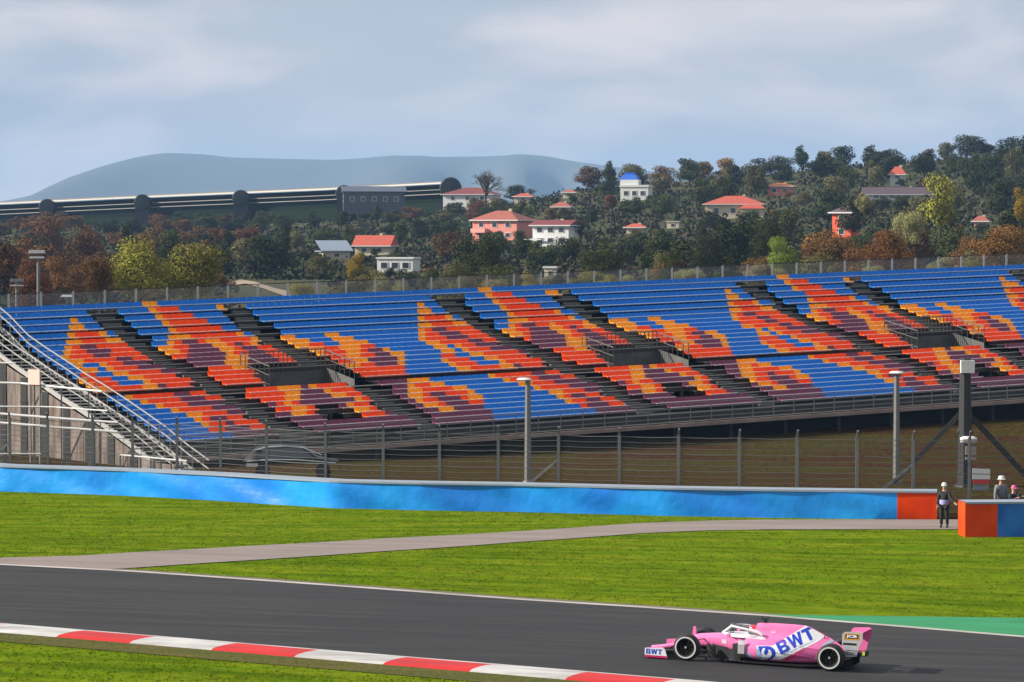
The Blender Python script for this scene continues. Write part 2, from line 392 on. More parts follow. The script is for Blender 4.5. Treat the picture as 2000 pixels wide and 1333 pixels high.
STEEL = mat('galvanised_steel', (.20, .20, .19), .5, metal=.5)
DSTEEL = mat('dark_steel', (.035, .036, .038), .6, metal=.3)
WHT = mat('white_paint', (.62, .62, .60), .5)
WIRE = mat('fence_wire', (.10, .10, .10), .6, metal=.4)
# debris fence
root = empty('debris_fence', (0, 144.5, 0), label='tall wire debris fence on grey posts standing behind the blue barrier', cat='fence')
def dfY(x): return barY(x) + 1.9
posts = []
pxs = [-330, -214, -98, 18, 92, 180, 258, 345, 430, 520, 635, 748, 858, 973, 1091, 1210, 1326, 1445, 1558, 1675, 1785, 1895, 2008, 2120, 2235]
for px in pxs:
    Y = 150.
    for _ in range(6): Y = dfY((px - 1000) / 7000 * Y)
    X = (px - 1000) / 7000 * Y; posts.append((X, Y, g(X, Y)))
for i, (X, Y, z) in enumerate(posts):
    b = MB(); b.box((0, 0, 1.45), (.11, .11, 2.9)); b.box((0, 0, .02), (.25, .25, .04)); b.bar((0, 0, 2.85), (0, -.32, 3.15), .07)
    b.build('post', STEEL, root, loc=(X, Y - 144.5, z))
b = MB()
for (a, c, e), (a2, c2, e2) in zip(posts, posts[1:]):
    for k in range(13):
        h = .3 + .21 * k; sag = [0, -.02, -.03, -.02, 0]
        pp = [Vector((lerp(a, a2, t / 4), lerp(c, c2, t / 4) - 144.5, lerp(e, e2, t / 4) + h + sag[t])) for t in range(5)]
        for p, q in zip(pp, pp[1:]): b.bar(p, q, .016 if k % 3 else .028, mi=0)
b.build('wire_cables', WIRE, root)
b = MB(); b.grid([[(a, c - 144.5 + .03, e + h) for a, c, e in posts] for h in (0, 2.8)]); b.build('catch_mesh', mat('catch_mesh', (.12, .12, .115), .7, alpha=.07), root)
for i in (3, 14, 20):
    b = MB(); X, Y, z = posts[i]; b.bar((X, Y - 144.5 + .1, z + 1.9), (X - 2.1, Y - 144.5 + .4, z + .1), .10); b.build('brace', STEEL, root)

# ------------------------------------------------------------ grandstand
q = (-26.63074472, 205.71288963, 0.59436423, 23.54052416, 0.80455573)
SX, SD, SA, SL, RD = q; sca, ssa = math.cos(SA), math.sin(SA); SIG = .0262
def sxy(t, v): return SX + t * sca + v * ssa, SD + t * ssa - v * sca
def tof(px, v):
    m = (px - 1000) / F; return (m * (SD - v * sca) - SX - v * ssa) / (sca - m * ssa)
yl = [576, 587, 599, 612.5, 625, 639, 651.5, 662, 670.5, 679, 687.5, 696, 705, 714.7, 724, 733, 742]      # row fronts at x=800, upper
yl2 = [748, 760, 770.5, 780, 790, 800.5, 810.5, 821, 832]                                                     # lower block
def zfit(y, v, px=800):
    t = tof(px, v); X, D = sxy(t, v); return H - (y - YH) * D / F - SIG * t
CA = 1.0                                        # cross aisle depth
vfront = [RD * (i + 1) for i in range(16)] + [RD * 16 + CA + RD * (i + 1) for i in range(9)]
ztread = []                                      # height of the nosing of each row's tread
for i in range(16): ztread.append(zfit(yl[i + 1], vfront[i]))
lowY = [760, 770.5, 780, 790, 800.5, 810.5, 821, 832, 843]
for i in range(9): ztread.append(zfit(lowY[i], vfront[16 + i]))
STEP = {}
def lab(s):
    o = []
    for tok in s.split():
        a, c = tok.split(':'); o.append((float(a), c))
    return o
# seat colours of one repeat of the mosaic: x where a colour starts, row by row (B blue, O orange red, Y amber, P purple, - aisle, K hole, V well)
MOS = [lab(s) for s in '''800:B 942:Y 968:B
800:B 845:- 910:B 957:Y 966:O 1003:Y 1008:B 1078:Y 1092:- 1124:B
800:B 818:Y 838:B 862:- 922:B 974:Y 986:O 1031:Y 1036:B 1082:Y 1090:- 1140:B
800:B 824:Y 853:B 880:- 931:B 988:Y 999:O 1058:Y 1066:B 1100:- 1158:B
800:B 822:Y 836:O 876:Y 882:B 906:- 944:B 990:Y 1010:O 1084:Y 1092:B 1118:- 1172:B
800:B 820:Y 840:O 890:Y 914:- 964:B 994:Y 1034:O 1108:Y 1123:B 1136:- 1188:B
800:B 824:Y 836:O 851:P 879:O 929:- 974:B 992:Y 1012:O 1024:P 1050:O 1070:Y 1090:O 1138:Y 1160:- 1198:Y 1226:B 1272:Y 1295:B
800:B 825:Y 837:O 871:P 909:O 943:- 992:Y 1018:O 1046:P 1083:Y 1103:O 1115:P 1136:O 1152:Y 1166:- 1210:Y 1250:B 1290:Y 1324:B
800:B 832:Y 842:O 887:P 915:O 959:- 1004:Y 1032:O 1048:P 1095:Y 1122:O 1133:P 1165:O 1190:- 1230:Y 1248:O 1282:B 1304:Y 1350:B
800:B 844:Y 870:O 918:P 948:O 975:- 1024:O 1050:P 1108:Y 1126:O 1146:P 1180:O 1206:- 1256:Y 1274:O 1308:Y 1340:O 1374:B
800:B 856:Y 871:B 890:Y 903:O 934:P 980:- 1044:P 1111:Y 1150:P 1192:O 1215:- 1262:Y 1276:O 1316:Y 1342:O 1352:P 1376:Y 1400:B
800:B 860:Y 885:B 904:Y 920:O 964:P 1006:- 1060:P 1114:Y 1150:P 1205:O 1232:- 1290:O 1315:Y 1345:O 1366:P 1390:Y 1418:B
800:B 860:Y 868:O 898:B 926:Y 944:O 1010:P 1036:- 1084:O 1122:Y 1148:V 1316:O 1334:Y 1356:O 1366:P 1410:Y 1437:B
800:B 868:Y 884:O 920:B 956:Y 974:O 1030:P 1040:- 1096:O 1165:V 1332:Y 1350:O 1384:P 1416:Y 1440:B
800:B 884:Y 900:O 946:B 978:Y 1000:O 1066:- 1112:O 1178:V 1350:O 1438:Y 1446:B
800:B 904:Y 922:O 980:Y 1006:P 1022:O 1072:- 1128:O 1192:V 1362:O 1440:Y 1448:B
795:Y 838:B 958:Y 970:O 1045:P 1069:O 1104:- 1162:O 1228:Y 1256:O 1263:P 1280:Y 1294:O 1337:- 1396:P
800:Y 820:O 846:Y 876:B 980:Y 1000:O 1058:P 1092:O 1122:- 1174:O 1232:Y 1260:P 1296:Y 1312:O 1356:- 1414:P
802:Y 832:O 880:Y 914:B 1016:Y 1036:O 1078:P 1134:- 1190:O 1236:Y 1262:P 1324:Y 1342:O 1372:- 1426:P
803:Y 824:O 852:P 876:O 912:Y 930:B 1050:Y 1067:O 1112:P 1166:- 1210:P 1224:O 1240:Y 1260:O 1275:P 1356:Y 1371:O 1392:- 1440:P
810:Y 838:O 868:P 906:O 926:Y 944:B 1084:Y 1102:O 1146:P 1172:- 1230:O 1256:Y 1281:O 1300:K 1340:P 1358:Y 1374:O 1392:- 1466:P
828:Y 860:O 884:P 920:O 946:B 1098:Y 1112:O 1122:P 1146:O 1182:- 1238:P 1262:Y 1288:O 1308:K 1374:Y 1398:O 1406:- 1478:P
836:P 862:Y 890:P 955:B 1112:Y 1130:O 1150:P 1174:O 1214:- 1262:P 1316:K 1380:O 1428:P 1444:- 1488:P
842:P 960:B 1130:O 1157:P 1194:O 1226:- 1280:P 1467:- 1510:P
855:P 963:B 1166:P 1242:- 1300:P 1484:- 1520:P'''.split('\n')]
vmid = [v - RD * .45 for v in vfront]
def colour(r, t):
    runs = MOS[r]; v = vmid[r]; t0 = tof(runs[0][0], v)
    tt = t0 + (t - t0) % SL; X, D = sxy(tt, v); px = 1000 + F * X / D + 3 * math.sin(t * 37.7 + r * 5.3)
    c = runs[0][1]
    for a, k in runs:
        if px >= a: c = k
    return c
TL = -3.6; TR = 98.0
SEATM = {'B': mat('seat_blue', (.006, .165, .56), .5, noise=(1.2, (.008, .20, .62), .7, (1, 1, 1)), spec=.2), 'O': mat('seat_orange_red', (.90, .066, .001), .5, noise=(1.2, (.95, .12, .001), .7, (1, 1, 1)), spec=.15),
         'Y': mat('seat_amber', (.95, .32, .004), .5, noise=(1.2, (.95, .42, .01), .7, (1, 1, 1)), spec=.15), 'P': mat('seat_purple', (.17, .043, .085), .5, noise=(1.2, (.22, .06, .11), .7, (1, 1, 1)), spec=.2)}
stand = empty('grandstand', (sxy(0, 10)[0], sxy(0, 10)[1], g(*sxy(0, 10))), label='long open grandstand with flame patterned blue, orange, amber and purple seats', cat='grandstand')
so_ = Vector(stand.location)
def S(t, v, z): X, D = sxy(t, v); return Vector((X, D, z + SIG * t)) - so_
DECK = mat('stand_deck', (.040, .041, .038), .8, noise=(2, (.065, .062, .055), .8, (1, 1, 1)))
NOSE = mat('deck_nosing', (.30, .30, .27), .55, noise=(3, (.2, .2, .17), .8, (1, 1, 1)))
def sgeo(t0_, t1_, r, bins=None):
    pass
b = MB(); nb_ = MB()
for r in range(25):
    vf = vfront[r]; vb = vf - RD; z = ztread[r]; zn = ztread[r + 1] if r < 24 else z - .9
    if r == 15: zn = ztread[16] + .25
    # runs of solid deck, skipping the wells and holes
    t = TL; run = None; step_ = .5; runs_ = []
    while t < TR:
        c = colour(r, t + .25)
        solid = c not in 'VK'
        if solid and run is None: run = t
        if not solid and run is not None: runs_.append((run, t)); run = None
        t += step_
    if run is not None: runs_.append((run, TR))
    for a, c in runs_:
        b.face([S(a, vf, z), S(c, vf, z), S(c, vb, z), S(a, vb, z)])
        fr = .34 if r < 5 else 1.0                     # open risers in the upper rows leave a dark slot
        zb = lerp(z, zn, fr) if r != 24 else z - .5
        b.face([S(a, vf, z), S(a, vf, zb), S(c, vf, zb), S(c, vf, z)])
        nb_.bar(S(a, vf + .02, z + .005), S(c, vf + .02, z + .005), .05, .035)
b.face([S(TL, vfront[15], ztread[16] + .25), S(TR, vfront[15], ztread[16] + .25), S(TR, vfront[15] + CA, ztread[16] + .25), S(TL, vfront[15] + CA, ztread[16] + .25)])
vF = vfront[24] + 1.1; zF = ztread[24] - .45
b.face([S(TL, vfront[24], zF), S(TR, vfront[24], zF), S(TR, vF, zF), S(TL, vF, zF)])
deckb = b; nb_.build('nosing', NOSE, stand)
# aisle steps
b = deckb
for r in range(1, 25):
    t = TL; vf = vfront[r]; zup = ztread[r - 1] - ztread[r] if r != 16 else .25
    run = None
    while t < TR:
        c = colour(r, t + .25)
        if c == '-' and run is None: run = t
        if c != '-' and run is not None:
            m_ = (run + t) / 2
            for a in (m_ - .0,):
                b.box(S(a, vf - RD + .18, ztread[r] + zup * .25), (1.15, .36, zup * .5), mi=1, M=Matrix.Rotation(SA, 3, 'Z'))
            run = None
        t += .5
b.build('deck', [DECK, mat('aisle_step', (.11, .11, .10), .7)], stand)
# seats
def seat_into(b, t, v, z, mi, bh=.545):
    O = S(t, v, z); M = Matrix.Rotation(SA, 3, 'Z'); wd = .232
    # local x along the row, -y to the front
    P = [(-.02, .40, .0), (-.42, .385, .0)]
    def V(x, y, zz): return O + M @ Vector((x, y, zz))
    # pan, lip, back, as one moulded shell
    prof = [(-.225, .235), (-.245, .27), (-.14, .355), (.10, .32), (.17, .35), (.235, bh), (.26, bh - .005), (.20, .32), (.12, .275), (-.12, .30)]
    k = len(b.v)
    for x in (-wd, wd):
        for y, zz in prof: b.v.append(tuple(V(x, y, zz)))
    n = len(prof)
    for i in range(n):
        j = (i + 1) % n; b.f.append((k + i, k + j, k + n + j, k + n + i)); b.m.append(mi)
    b.f.append(tuple(k + i for i in range(n))); b.f.append(tuple(k + n + i for i in reversed(range(n)))); b.m += [mi, mi]
near = []; allseats = []
keys = 'BOYP'
rs = random.Random(2)
for r in range(25):
    t = TL + (1.3 if r > 2 else .3) * 0 + .35
    while t < TR - .3:
        c = colour(r, t)
        if c in keys:
            X, D = sxy(t, vmid[r]); px = 1000 + F * X / D
            allseats.append((D, r, t, c, px))
        t += .5
vis = sorted([s for s in allseats if 5 < s[4] < 1995])
first = set((s[1], s[2]) for s in vis[:100])
b = MB()
SN = {'B': 'seat', 'O': 'seat', 'Y': 'seat', 'P': 'seat'}
sproto = {}
so_keep = so_.copy()
for D, r, t, c, px in allseats:
    v = vfront[r] - .42; z = ztread[r]
    if (r, t) in first:
        if c not in sproto:
            bb = MB(); so_ = Vector((0, 0, 0)); base = S(t, v, z); seat_into(bb, t, v, z, 0); so_ = so_keep.copy()
            bb.v = [tuple(Vector(p) - base) for p in bb.v]
            o = bb.build('seat', SEATM[c], stand); sproto[c] = o
        else:
            o = sproto[c].copy(); col.objects.link(o); o.parent = stand
        o.location = S(t, v, z)
    else:
        seat_into(b, t, v, z, keys.index(c), .585 if r < 5 else .545)
o = b.build('seats', [SEATM[k] for k in keys], stand); o['kind'] = 'stuff'
# pale tube added as the sunlit line along the front of each seat run
rb = MB()
for r in range(25):
    t = TL + .1; run = None
    while t < TR:
        ok = colour(r, t + .25) in keys
        if ok and run is None: run = t
        if not ok and run is not None: rb.bar(S(run, vfront[r] - .16, ztread[r] + .305), S(t, vfront[r] - .16, ztread[r] + .305), .05, n=6); run = None
        t += .5
    if run is not None: rb.bar(S(run, vfront[r] - .16, ztread[r] + .305), S(TR, vfront[r] - .16, ztread[r] + .305), .05, n=6)
rb.build('seat_glint_line', mat('seat_glint_pale', (.50, .50, .49), .4, spec=.6), stand)
# wells with grey walls and railings
GREYW = mat('well_wall', (.095, .095, .088), .85, noise=(2, (.06, .06, .055), .8, (1, 1, 1)))
t0w = []
for k in range(-2, 5):
    va, vb = RD * 12.0, RD * 16.0
    ta = tof(1160, RD * 13.5) + k * SL; tb = tof(1306, RD * 13.5) + k * SL
    if tb < TL + 1 or ta > TR: continue
    zt = ztread[12]; zb = ztread[16] + .25
    w_ = MB()
    w_.face([S(ta, va, zt + .15), S(ta, vb, zb + .35), S(ta, vb, zb), S(ta, va, zb)])
    w_.face([S(tb, va, zt + .15), S(tb, va, zb), S(tb, vb, zb), S(tb, vb, zb + .35)])
    w_.face([S(ta, va, zt + .15), S(ta, va, zb), S(tb, va, zb), S(tb, va, zt + .15)])
    w_.face([S(ta, va, zb - .01), S(ta, vb, zb - .01), S(tb, vb, zb - .01), S(tb, va, zb - .01)])
    w_.build('stair_well', GREYW, stand)
    b = MB()
    for T in (ta, tb):
        for i in range(7):
            v = lerp(va, vb, i / 6); zz = lerp(zt + .15, zb + .35, i / 6); b.bar(S(T, v, zz), S(T, v, zz + 1.0), .045)
        b.bar(S(T, va, zt + 1.15), S(T, vb, zb + 1.35), .05); b.bar(S(T, va, zt + .65), S(T, vb, zb + .85), .035)
    b.bar(S(ta, va, zt + 1.2), S(tb, va, zt + 1.2), .06)
    n = int((tb - ta) / .3)
    for i in range(n + 1): T = lerp(ta, tb, i / n); b.bar(S(T, va, zt + .1), S(T, va, zt + 1.2), .05)
    b.build('railing', mat('rail_grey', (.11, .11, .10), .6, metal=.2), stand)
# front rail, fascia beam, legs, dark sheets for the shade underneath
b = MB()
t = TL
while t < TR:
    b.bar(S(t, vF, zF), S(t, vF, zF + 1.05), .05); t += 1.5
for h in (.25, .5, .78, 1.05): b.bar(S(TL, vF, zF + h), S(TR, vF, zF + h), .045)
b.build('front_railing', STEEL, stand)
b = MB(); b.box((0, 0, 0), (.01, .01, .01))
zbm = {}
b = MB(); b.bar(S(TL, vF + .12, zF - .16), S(TR, vF + .12, zF - .16), .14, .22)
b.build('fascia_beam', mat('fascia', (.30, .22, .18), .7, noise=(1, (.2, .15, .12), .8, (1, 1, 1))), stand)
t = TL + .2
while t < TR:
    b = MB()
    for v in (vF - .4, vfront[19], vfront[14], vfront[9], vfront[4], .3):
        X, Y = sxy(t, v); zt = interp([(0, ztread[0])] + [(vfront[i], ztread[i]) for i in range(25)] + [(vF, zF)], v) + SIG * t - .25
        b.bar(Vector((X, Y, g(X, Y))) - so_, Vector((X, Y, zt)) - so_, .16)
    for v1, v2 in ((vfront[19], vfront[14]), (vfront[9], vfront[4])):
        p1, p2 = sxy(t, v1), sxy(t, v2); b.bar(Vector((p1[0], p1[1], g(*p1) + .1)) - so_, S(t, v2, ztread[4] - .8 if v2 < 5 else ztread[14] - .5), .09)
    p1, p2 = sxy(t, .3), sxy(t, vF - .4); b.bar(Vector((p1[0], p1[1], g(*p1) + .12)) - so_, Vector((p2[0], p2[1], g(*p2) + .12)) - so_, .12)
    b.build('support_frame', DSTEEL, stand); t += 4.0
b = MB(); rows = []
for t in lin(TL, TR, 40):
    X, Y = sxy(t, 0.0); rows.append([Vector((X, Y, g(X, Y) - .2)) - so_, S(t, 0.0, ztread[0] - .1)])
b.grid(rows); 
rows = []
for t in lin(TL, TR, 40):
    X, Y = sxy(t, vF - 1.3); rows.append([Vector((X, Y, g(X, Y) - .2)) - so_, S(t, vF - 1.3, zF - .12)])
b.grid(rows); b.build('shade_sheet', mat('underside_shade', (.010, .010, .011), .95), stand)  # near-black sheets standing in for the deep shade below the deck
b = MB(); T = TL - 1.78; rows = []
for i in range(14):
    v = lerp(.3, vF + 2.6, i / 13); X, Y = sxy(T, v); zz = interp([(0, ztread[0])] + [(vfront[k], ztread[k]) for k in range(25)] + [(vF, zF), (vF + 3.3, zF - 1.0)], v) - .35
    rows.append([Vector((X, Y, g(X, Y) - .1)) - so_, S(T, v, max(zz, .1 - 1.3))])
b.grid(rows); b.build('side_wall', mat('stained_wall', (.085, .06, .048), .9, noise=(1.4, (.19, .155, .13), 1, (2.2, 1, .5)), bump=(6, .6, .05)), stand)
for i in range(1, 9):
    v = lerp(.3, vF + 1, i / 9); X, Y = sxy(T - .1, v); zz = interp([(0, ztread[0])] + [(vfront[k], ztread[k]) for k in range(25)] + [(vF, zF), (vF + 3.3, zF - 1.0)], v) - .3
    b = MB(); b.bar(Vector((X, Y, g(X, Y) - .05)) - so_, S(T - .1, v, zz), .34); b.build('side_column', mat('post_concrete', (.26, .25, .22), .85), stand)
# end stair along the left edge with pale treads
b = MB(); b2 = MB()
for i in range(44):
    v = lerp(.3, vF + 3.2, i / 43); zz = interp([(0, ztread[0])] + [(vfront[k], ztread[k]) for k in range(25)] + [(vF, zF), (vF + 3.3, zF - 1.0)], v)
    b.box(S(TL - .9, v, zz - .05), (1.5, .22, .05), M=Matrix.Rotation(SA, 3, 'Z'))
    if i % 2 == 0:
        for T in (TL - .1, TL - 1.7): b2.bar(S(T, v, zz - .3), S(T, v, zz + 1.0), .045)
b.build('end_stair_tread', mat('pale_tread', (.46, .44, .40), .6), stand)
ls = [(v, interp([(0, ztread[0])] + [(vfront[k], ztread[k]) for k in range(25)] + [(vF, zF), (vF + 3.3, zF - 1.0)], v)) for v in lin(.3, vF + 3.2, 12)]
for T in (TL - .1, TL - 1.7):
    for (v, z), (v2, z2) in zip(ls, ls[1:]):
        for h in (1.0, .55): b2.bar(S(T, v, z + h), S(T, v2, z2 + h), .05)
        b2.bar(S(T, v, z - .15), S(T, v2, z2 - .15), .08, .25)
b2.build('end_stair_rail', mat('pale_rail', (.36, .35, .33), .5), stand)
# mesh fence along the back of the stand
fence = empty('mesh_fence', (sxy(0, -.3)[0], sxy(0, -.3)[1], ztread[0]), label='grey mesh fence on pale posts along the top edge of the grandstand', cat='fence')
fo = Vector(fence.location); zr = ztread[0] + .12
for k in range(-3, 50):
    t = TL - .8 + (k + 3) * 2.05; p = S(t, -.3, zr) + so_ - fo; b = MB(); b.bar((0, 0, 0), (0, 0, 1.22), .12); b.build('post', mat('fence_post', (.42, .42, .38), .6), fence, loc=p)
def netmat():
    m = mat('fence_mesh', (.30, .30, .27), .7, alpha=.30); return m
TE = TL - .8 + 52 * 2.05
b = MB(); b.face([S(TL - .8, -.3, zr) + so_ - fo, S(TE, -.3, zr) + so_ - fo, S(TE, -.3, zr + 1.15) + so_ - fo, S(TL - .8, -.3, zr + 1.15) + so_ - fo]); b.build('mesh', netmat(), fence)
b = MB(); b.bar(S(TL - .8, -.3, zr + 1.2) + so_ - fo, S(TE, -.3, zr + 1.2) + so_ - fo, .05); b.build('top_rail', DSTEEL, fence)

# ------------------------------------------------------------ houses on the hillside
HB = []                                   # (x0, x1, y0, y1, Y): parts of the picture trees must leave open
CREAM = mat('render_cream', (.52, .46, .34), .8); WHITEW = mat('render_white', (.66, .66, .64), .8); PINKW = mat('render_pink', (.66, .24, .19), .8)
REDW = mat('render_orange_red', (.72, .10, .045), .8); GREYR = mat('render_grey', (.22, .24, .27), .8); BLUEW = mat('painted_blue', (.015, .13, .62), .6)
RTILE = mat('roof_tile_red', (.46, .085, .045), .8, noise=(3, (.34, .06, .035), .9, (1, 1, 1)), bump=(14, .6, .05)); RDARK = mat('roof_tile_dark', (.20, .035, .04), .8, noise=(3, (.13, .03, .03), .9, (1, 1, 1)), bump=(14, .6, .05))
RBROWN = mat('roof_tile_brown', (.34, .10, .065), .8, noise=(3, (.25, .07, .05), .9, (1, 1, 1)), bump=(14, .6, .05)); ROR = mat('roof_tile_orange', (.66, .22, .05), .8); RPURP = mat('roof_sheet_dark', (.09, .06, .07), .7)
GLASS = mat('window_glass', (.03, .035, .045), .12, spec=.8); FRW = mat('window_frame', (.6, .6, .58), .6)
def house(px0, px1, pyroof, pyeave, pybase, Y, wall, roof, label, rz=-14, cat='house', kind='hip', win=2, name='house', floors=1, depth=.75, hb=True, fascia=True):
    """a house at distance Y that spans px0..px1 with its ridge, eave and base at the given heights"""
    cx = (px0 + px1) / 2
    if kind != 'far': Y = clamp(gpt(cx, pybase).y, 330, 985)
    s = F / Y; W = (px1 - px0) / s; base = at(cx, pybase, Y); ze = (pybase - pyeave) / s; zr_ = (pybase - pyroof) / s
    rz = R(rz); W /= (math.cos(rz) + abs(math.sin(rz)) * depth * .9); D_ = W * depth
    e = empty(name, base, rz, label=label, cat=cat)
    ov = .55 if kind != 'flat' else .2; w2, d2 = W / 2 - ov, D_ / 2 - ov; fd = 2.0
    b = MB(); b.box((0, 0, (ze - fd) / 2), (w2 * 2, d2 * 2, ze + fd)); b.build('wall', wall, e)
    b = MB(); W2, D2 = W / 2, D_ / 2
    if kind == 'hip':
        rl = max(0, W2 - D2 * .95)
        c = [(-W2, -D2, ze), (W2, -D2, ze), (W2, D2, ze), (-W2, D2, ze)]; r1_, r2_ = (-rl, 0, zr_), (rl, 0, zr_)
        b.face([c[0], c[1], r2_, r1_]); b.face([c[2], c[3], r1_, r2_]); b.face([c[1], c[2], r2_]); b.face([c[3], c[0], r1_]); b.face([(x, y, z - .002) for x, y, z in c])
    elif kind == 'gable':
        c = [(-W2, -D2, ze), (W2, -D2, ze), (W2, D2, ze), (-W2, D2, ze)]; r1_, r2_ = (-W2, 0, zr_), (W2, 0, zr_)
        b.face([c[0], c[1], r2_, r1_]); b.face([c[2], c[3], r1_, r2_]); b.face([c[1], c[2], r2_]); b.face([c[3], c[0], r1_]); b.face([(x, y, z - .002) for x, y, z in c])
    elif kind == 'shed':
        b.box((0, 0, ze + .1), (W, D_, .2)); b.face([(-W2, -D2, ze + .21), (W2, -D2, ze + .21), (W2, D2, zr_), (-W2, D2, zr_)])
    else: b.box((0, 0, (ze + zr_) / 2), (W, D_, max(.15, zr_ - ze)))
    rf = b.build('roof', roof, e)
    if kind in ('hip', 'gable') and fascia:
        b = MB()
        for a, c_ in (((-W2, -D2), (W2, -D2)), ((W2, -D2), (W2, D2)), ((-W2, D2), (-W2, -D2))): b.bar((*a, ze - .1), (*c_, ze - .1), .12, .2)
        b.build('fascia', WHITEW, rf)
        b = MB(); b.box((W2 * .3, .2, lerp(ze, zr_, .8)), (.6, .6, (zr_ - ze) * .8)); b.build('chimney', CREAM, rf)
    fl = ze / floors
    for f_ in range(floors):
        for side in (0, 1):
            n = win if side == 0 else max(1, win - 1)
            for i in range(n):
                u_ = (i + .5) / n * 2 - 1; wz = fl * (f_ + .52); ww, hh = min(1.3, w2 * .7), min(1.3, fl * .5)
                b = MB(); q_ = MB()
                if side == 0: b.box((u_ * w2 * .9, -d2 - .04, wz), (ww, .08, hh)); q_.box((u_ * w2 * .9, -d2 - .06, wz), (ww * .8, .08, hh * .8))
                else: b.box((-w2 - .04, u_ * d2 * .9, wz), (.08, ww, hh)); q_.box((-w2 - .06, u_ * d2 * .9, wz), (.08, ww * .8, hh * .8))
                o = b.build('window', FRW, e); q_.build('pane', GLASS, o)
    if hb: HB.append((px0 - 4, px1 + 4, pyroof - 6, pybase - 4, Y))
    return e, W, D_, ze, zr_
house(862, 982, 367, 380, 396, 700, WHITEW, RDARK, 'low white house with a dark red hip roof beside the far roofed stand', win=3)
e_, W_, D_, ze_, zr_ = house(918, 1047, 412, 430, 470, 620, PINKW, RBROWN, 'two storey pink house with a brown hip roof and a balcony', win=3, floors=2, rz=-28)
b = MB(); b.box((-W_ * .28, -D_ / 2 - .25, ze_ * .48), (3.4, 1.3, .9)); b.build('balcony', mat('balcony_pink', (.74, .34, .28), .8), e_)
e_, W_, D_, ze_, zr_ = house(1034, 1138, 430, 440, 480, 600, WHITEW, RDARK, 'white house with a dark red gable roof stepping down the slope below the pink one', win=3, floors=2, kind='gable', rz=-24)
b = MB(); b.box((-W_ * .34, -D_ / 2 - .7, ze_ * .3), (3.6, 1.8, .25)); b.box((-W_ * .1, -D_ / 2 - .7, ze_ * .02), (3.4, 1.8, .5)); b.build('terrace', WHITEW, e_)
house(688, 778, 460, 480, 498, 520, CREAM, RTILE, 'cream bungalow under a bright orange red gable roof', kind='gable', win=2)
house(615, 690, 470, 492, 506, 540, CREAM, mat('grey_sheet_roof', (.24, .29, .36), .45), 'shed with a sloping blue grey sheet roof left of the orange roofed bungalow', kind='shed', win=1, rz=18)
house(735, 822, 503, 506, 532, 440, WHITEW, WHITEW, 'flat roofed white building with a small rooftop box behind the stand', kind='flat', win=3)
e_, W_, D_, ze_, zr_ = house(1210, 1276, 362, 366, 391, 720, WHITEW, WHITEW, 'white hillside villa topped by a bright blue tower', kind='flat', win=3)
b = MB(); b.box((-W_ * .2, 0, ze_ + 1.0), (W_ * .62, D_ * .6, 1.7)); b.build('tower', WHITEW, e_)
b = MB(); b.box((-W_ * .22, 0, ze_ + 2.4), (W_ * .62, D_ * .6, 1.3), top=.75); b.box((-W_ * .22, 0, ze_ + 3.3), (W_ * .34, D_ * .35, .7)); b.build('tower_roof', BLUEW, e_)
house(1074, 1122, 395, 404, 414, 760, CREAM, RBROWN, 'small cream house with a brown roof high on the slope', win=2)
house(1217, 1268, 437, 444, 456, 600, CREAM, RTILE, 'small house with only its red roof above dark trees', win=1)
house(1300, 1331, 432, 434, 446, 600, CREAM, CREAM, 'small beige flat roofed hut in the middle of the hillside', kind='flat', win=1)
e_, W_, D_, ze_, zr_ = house(1370, 1500, 383, 399, 426, 640, CREAM, RTILE, 'wide cream house with a broad red hip roof and a lower red wing', win=3, rz=-8)
b = MB(); wx, wy = W_ * .32, -D_ * .5; b.box((wx, wy, ze_ * .3), (W_ * .36, 4, ze_ * .72)); b.build('wing_wall', CREAM, e_)
b = MB(); hw_, hd = W_ * .22, 2.5; b.face([(wx - hw_, wy - hd, ze_ * .66), (wx + hw_, wy - hd, ze_ * .66), (wx + hw_ * .5, wy, ze_ * .98), (wx - hw_ * .5, wy, ze_ * .98)]); b.face([(wx - hw_, wy + hd, ze_ * .66), (wx - hw_, wy - hd, ze_ * .66), (wx - hw_ * .5, wy, ze_ * .98)]); b.face([(wx + hw_, wy - hd, ze_ * .66), (wx + hw_, wy + hd, ze_ * .66), (wx + hw_ * .5, wy, ze_ * .98)]); b.build('wing_roof', RTILE, e_)
house(1494, 1557, 358, 364, 382, 700, PINKW, ROR, 'pink house with an orange hip roof among the crest trees', win=2)
house(1618, 1684, 404, 415, 466, 520, REDW, RPURP, 'tall orange red house under a dark overhanging roof', win=1, floors=2, rz=-35, depth=.8)
house(1733, 1774, 326, 341, 364, 760, WHITEW, RTILE, 'narrow white house with a red roof under the hill crest', win=1, floors=2)
house(1682, 1832, 366, 380, 390, 660, WHITEW, RPURP, 'long low building with a dark sheet roof and white eave', kind='gable', win=4, rz=-4, depth=.4)
house(1896, 1936, 422, 432, 448, 500, PINKW, RBROWN, 'pale pink cottage half hidden by olive bushes at the right', win=1)
house(1000, 1048, 378, 384, 394, 840, CREAM, RTILE, 'small house with a low red roof just below the skyline', win=1)
house(1095, 1130, 371, 376, 386, 860, CREAM, RBROWN, 'tiny brown roofed house above the small cream one', win=1)
house(1060, 1092, 521, 524, 545, 380, CREAM, WHITEW, 'small beige flat roofed shed just above the stand fence', kind='flat', win=1)
e_, W_, D_, ze_, zr_ = house(665, 795, 364, 376, 404, 960, mat('dark_cladding', (.05, .06, .085), .35, spec=.7), mat('dark_roof', (.07, .085, .12), .4), 'dark glazed building with a sloping blue grey roof in front of the far stand', kind='shed', win=5, rz=6, cat='building', name='building', depth=.3)
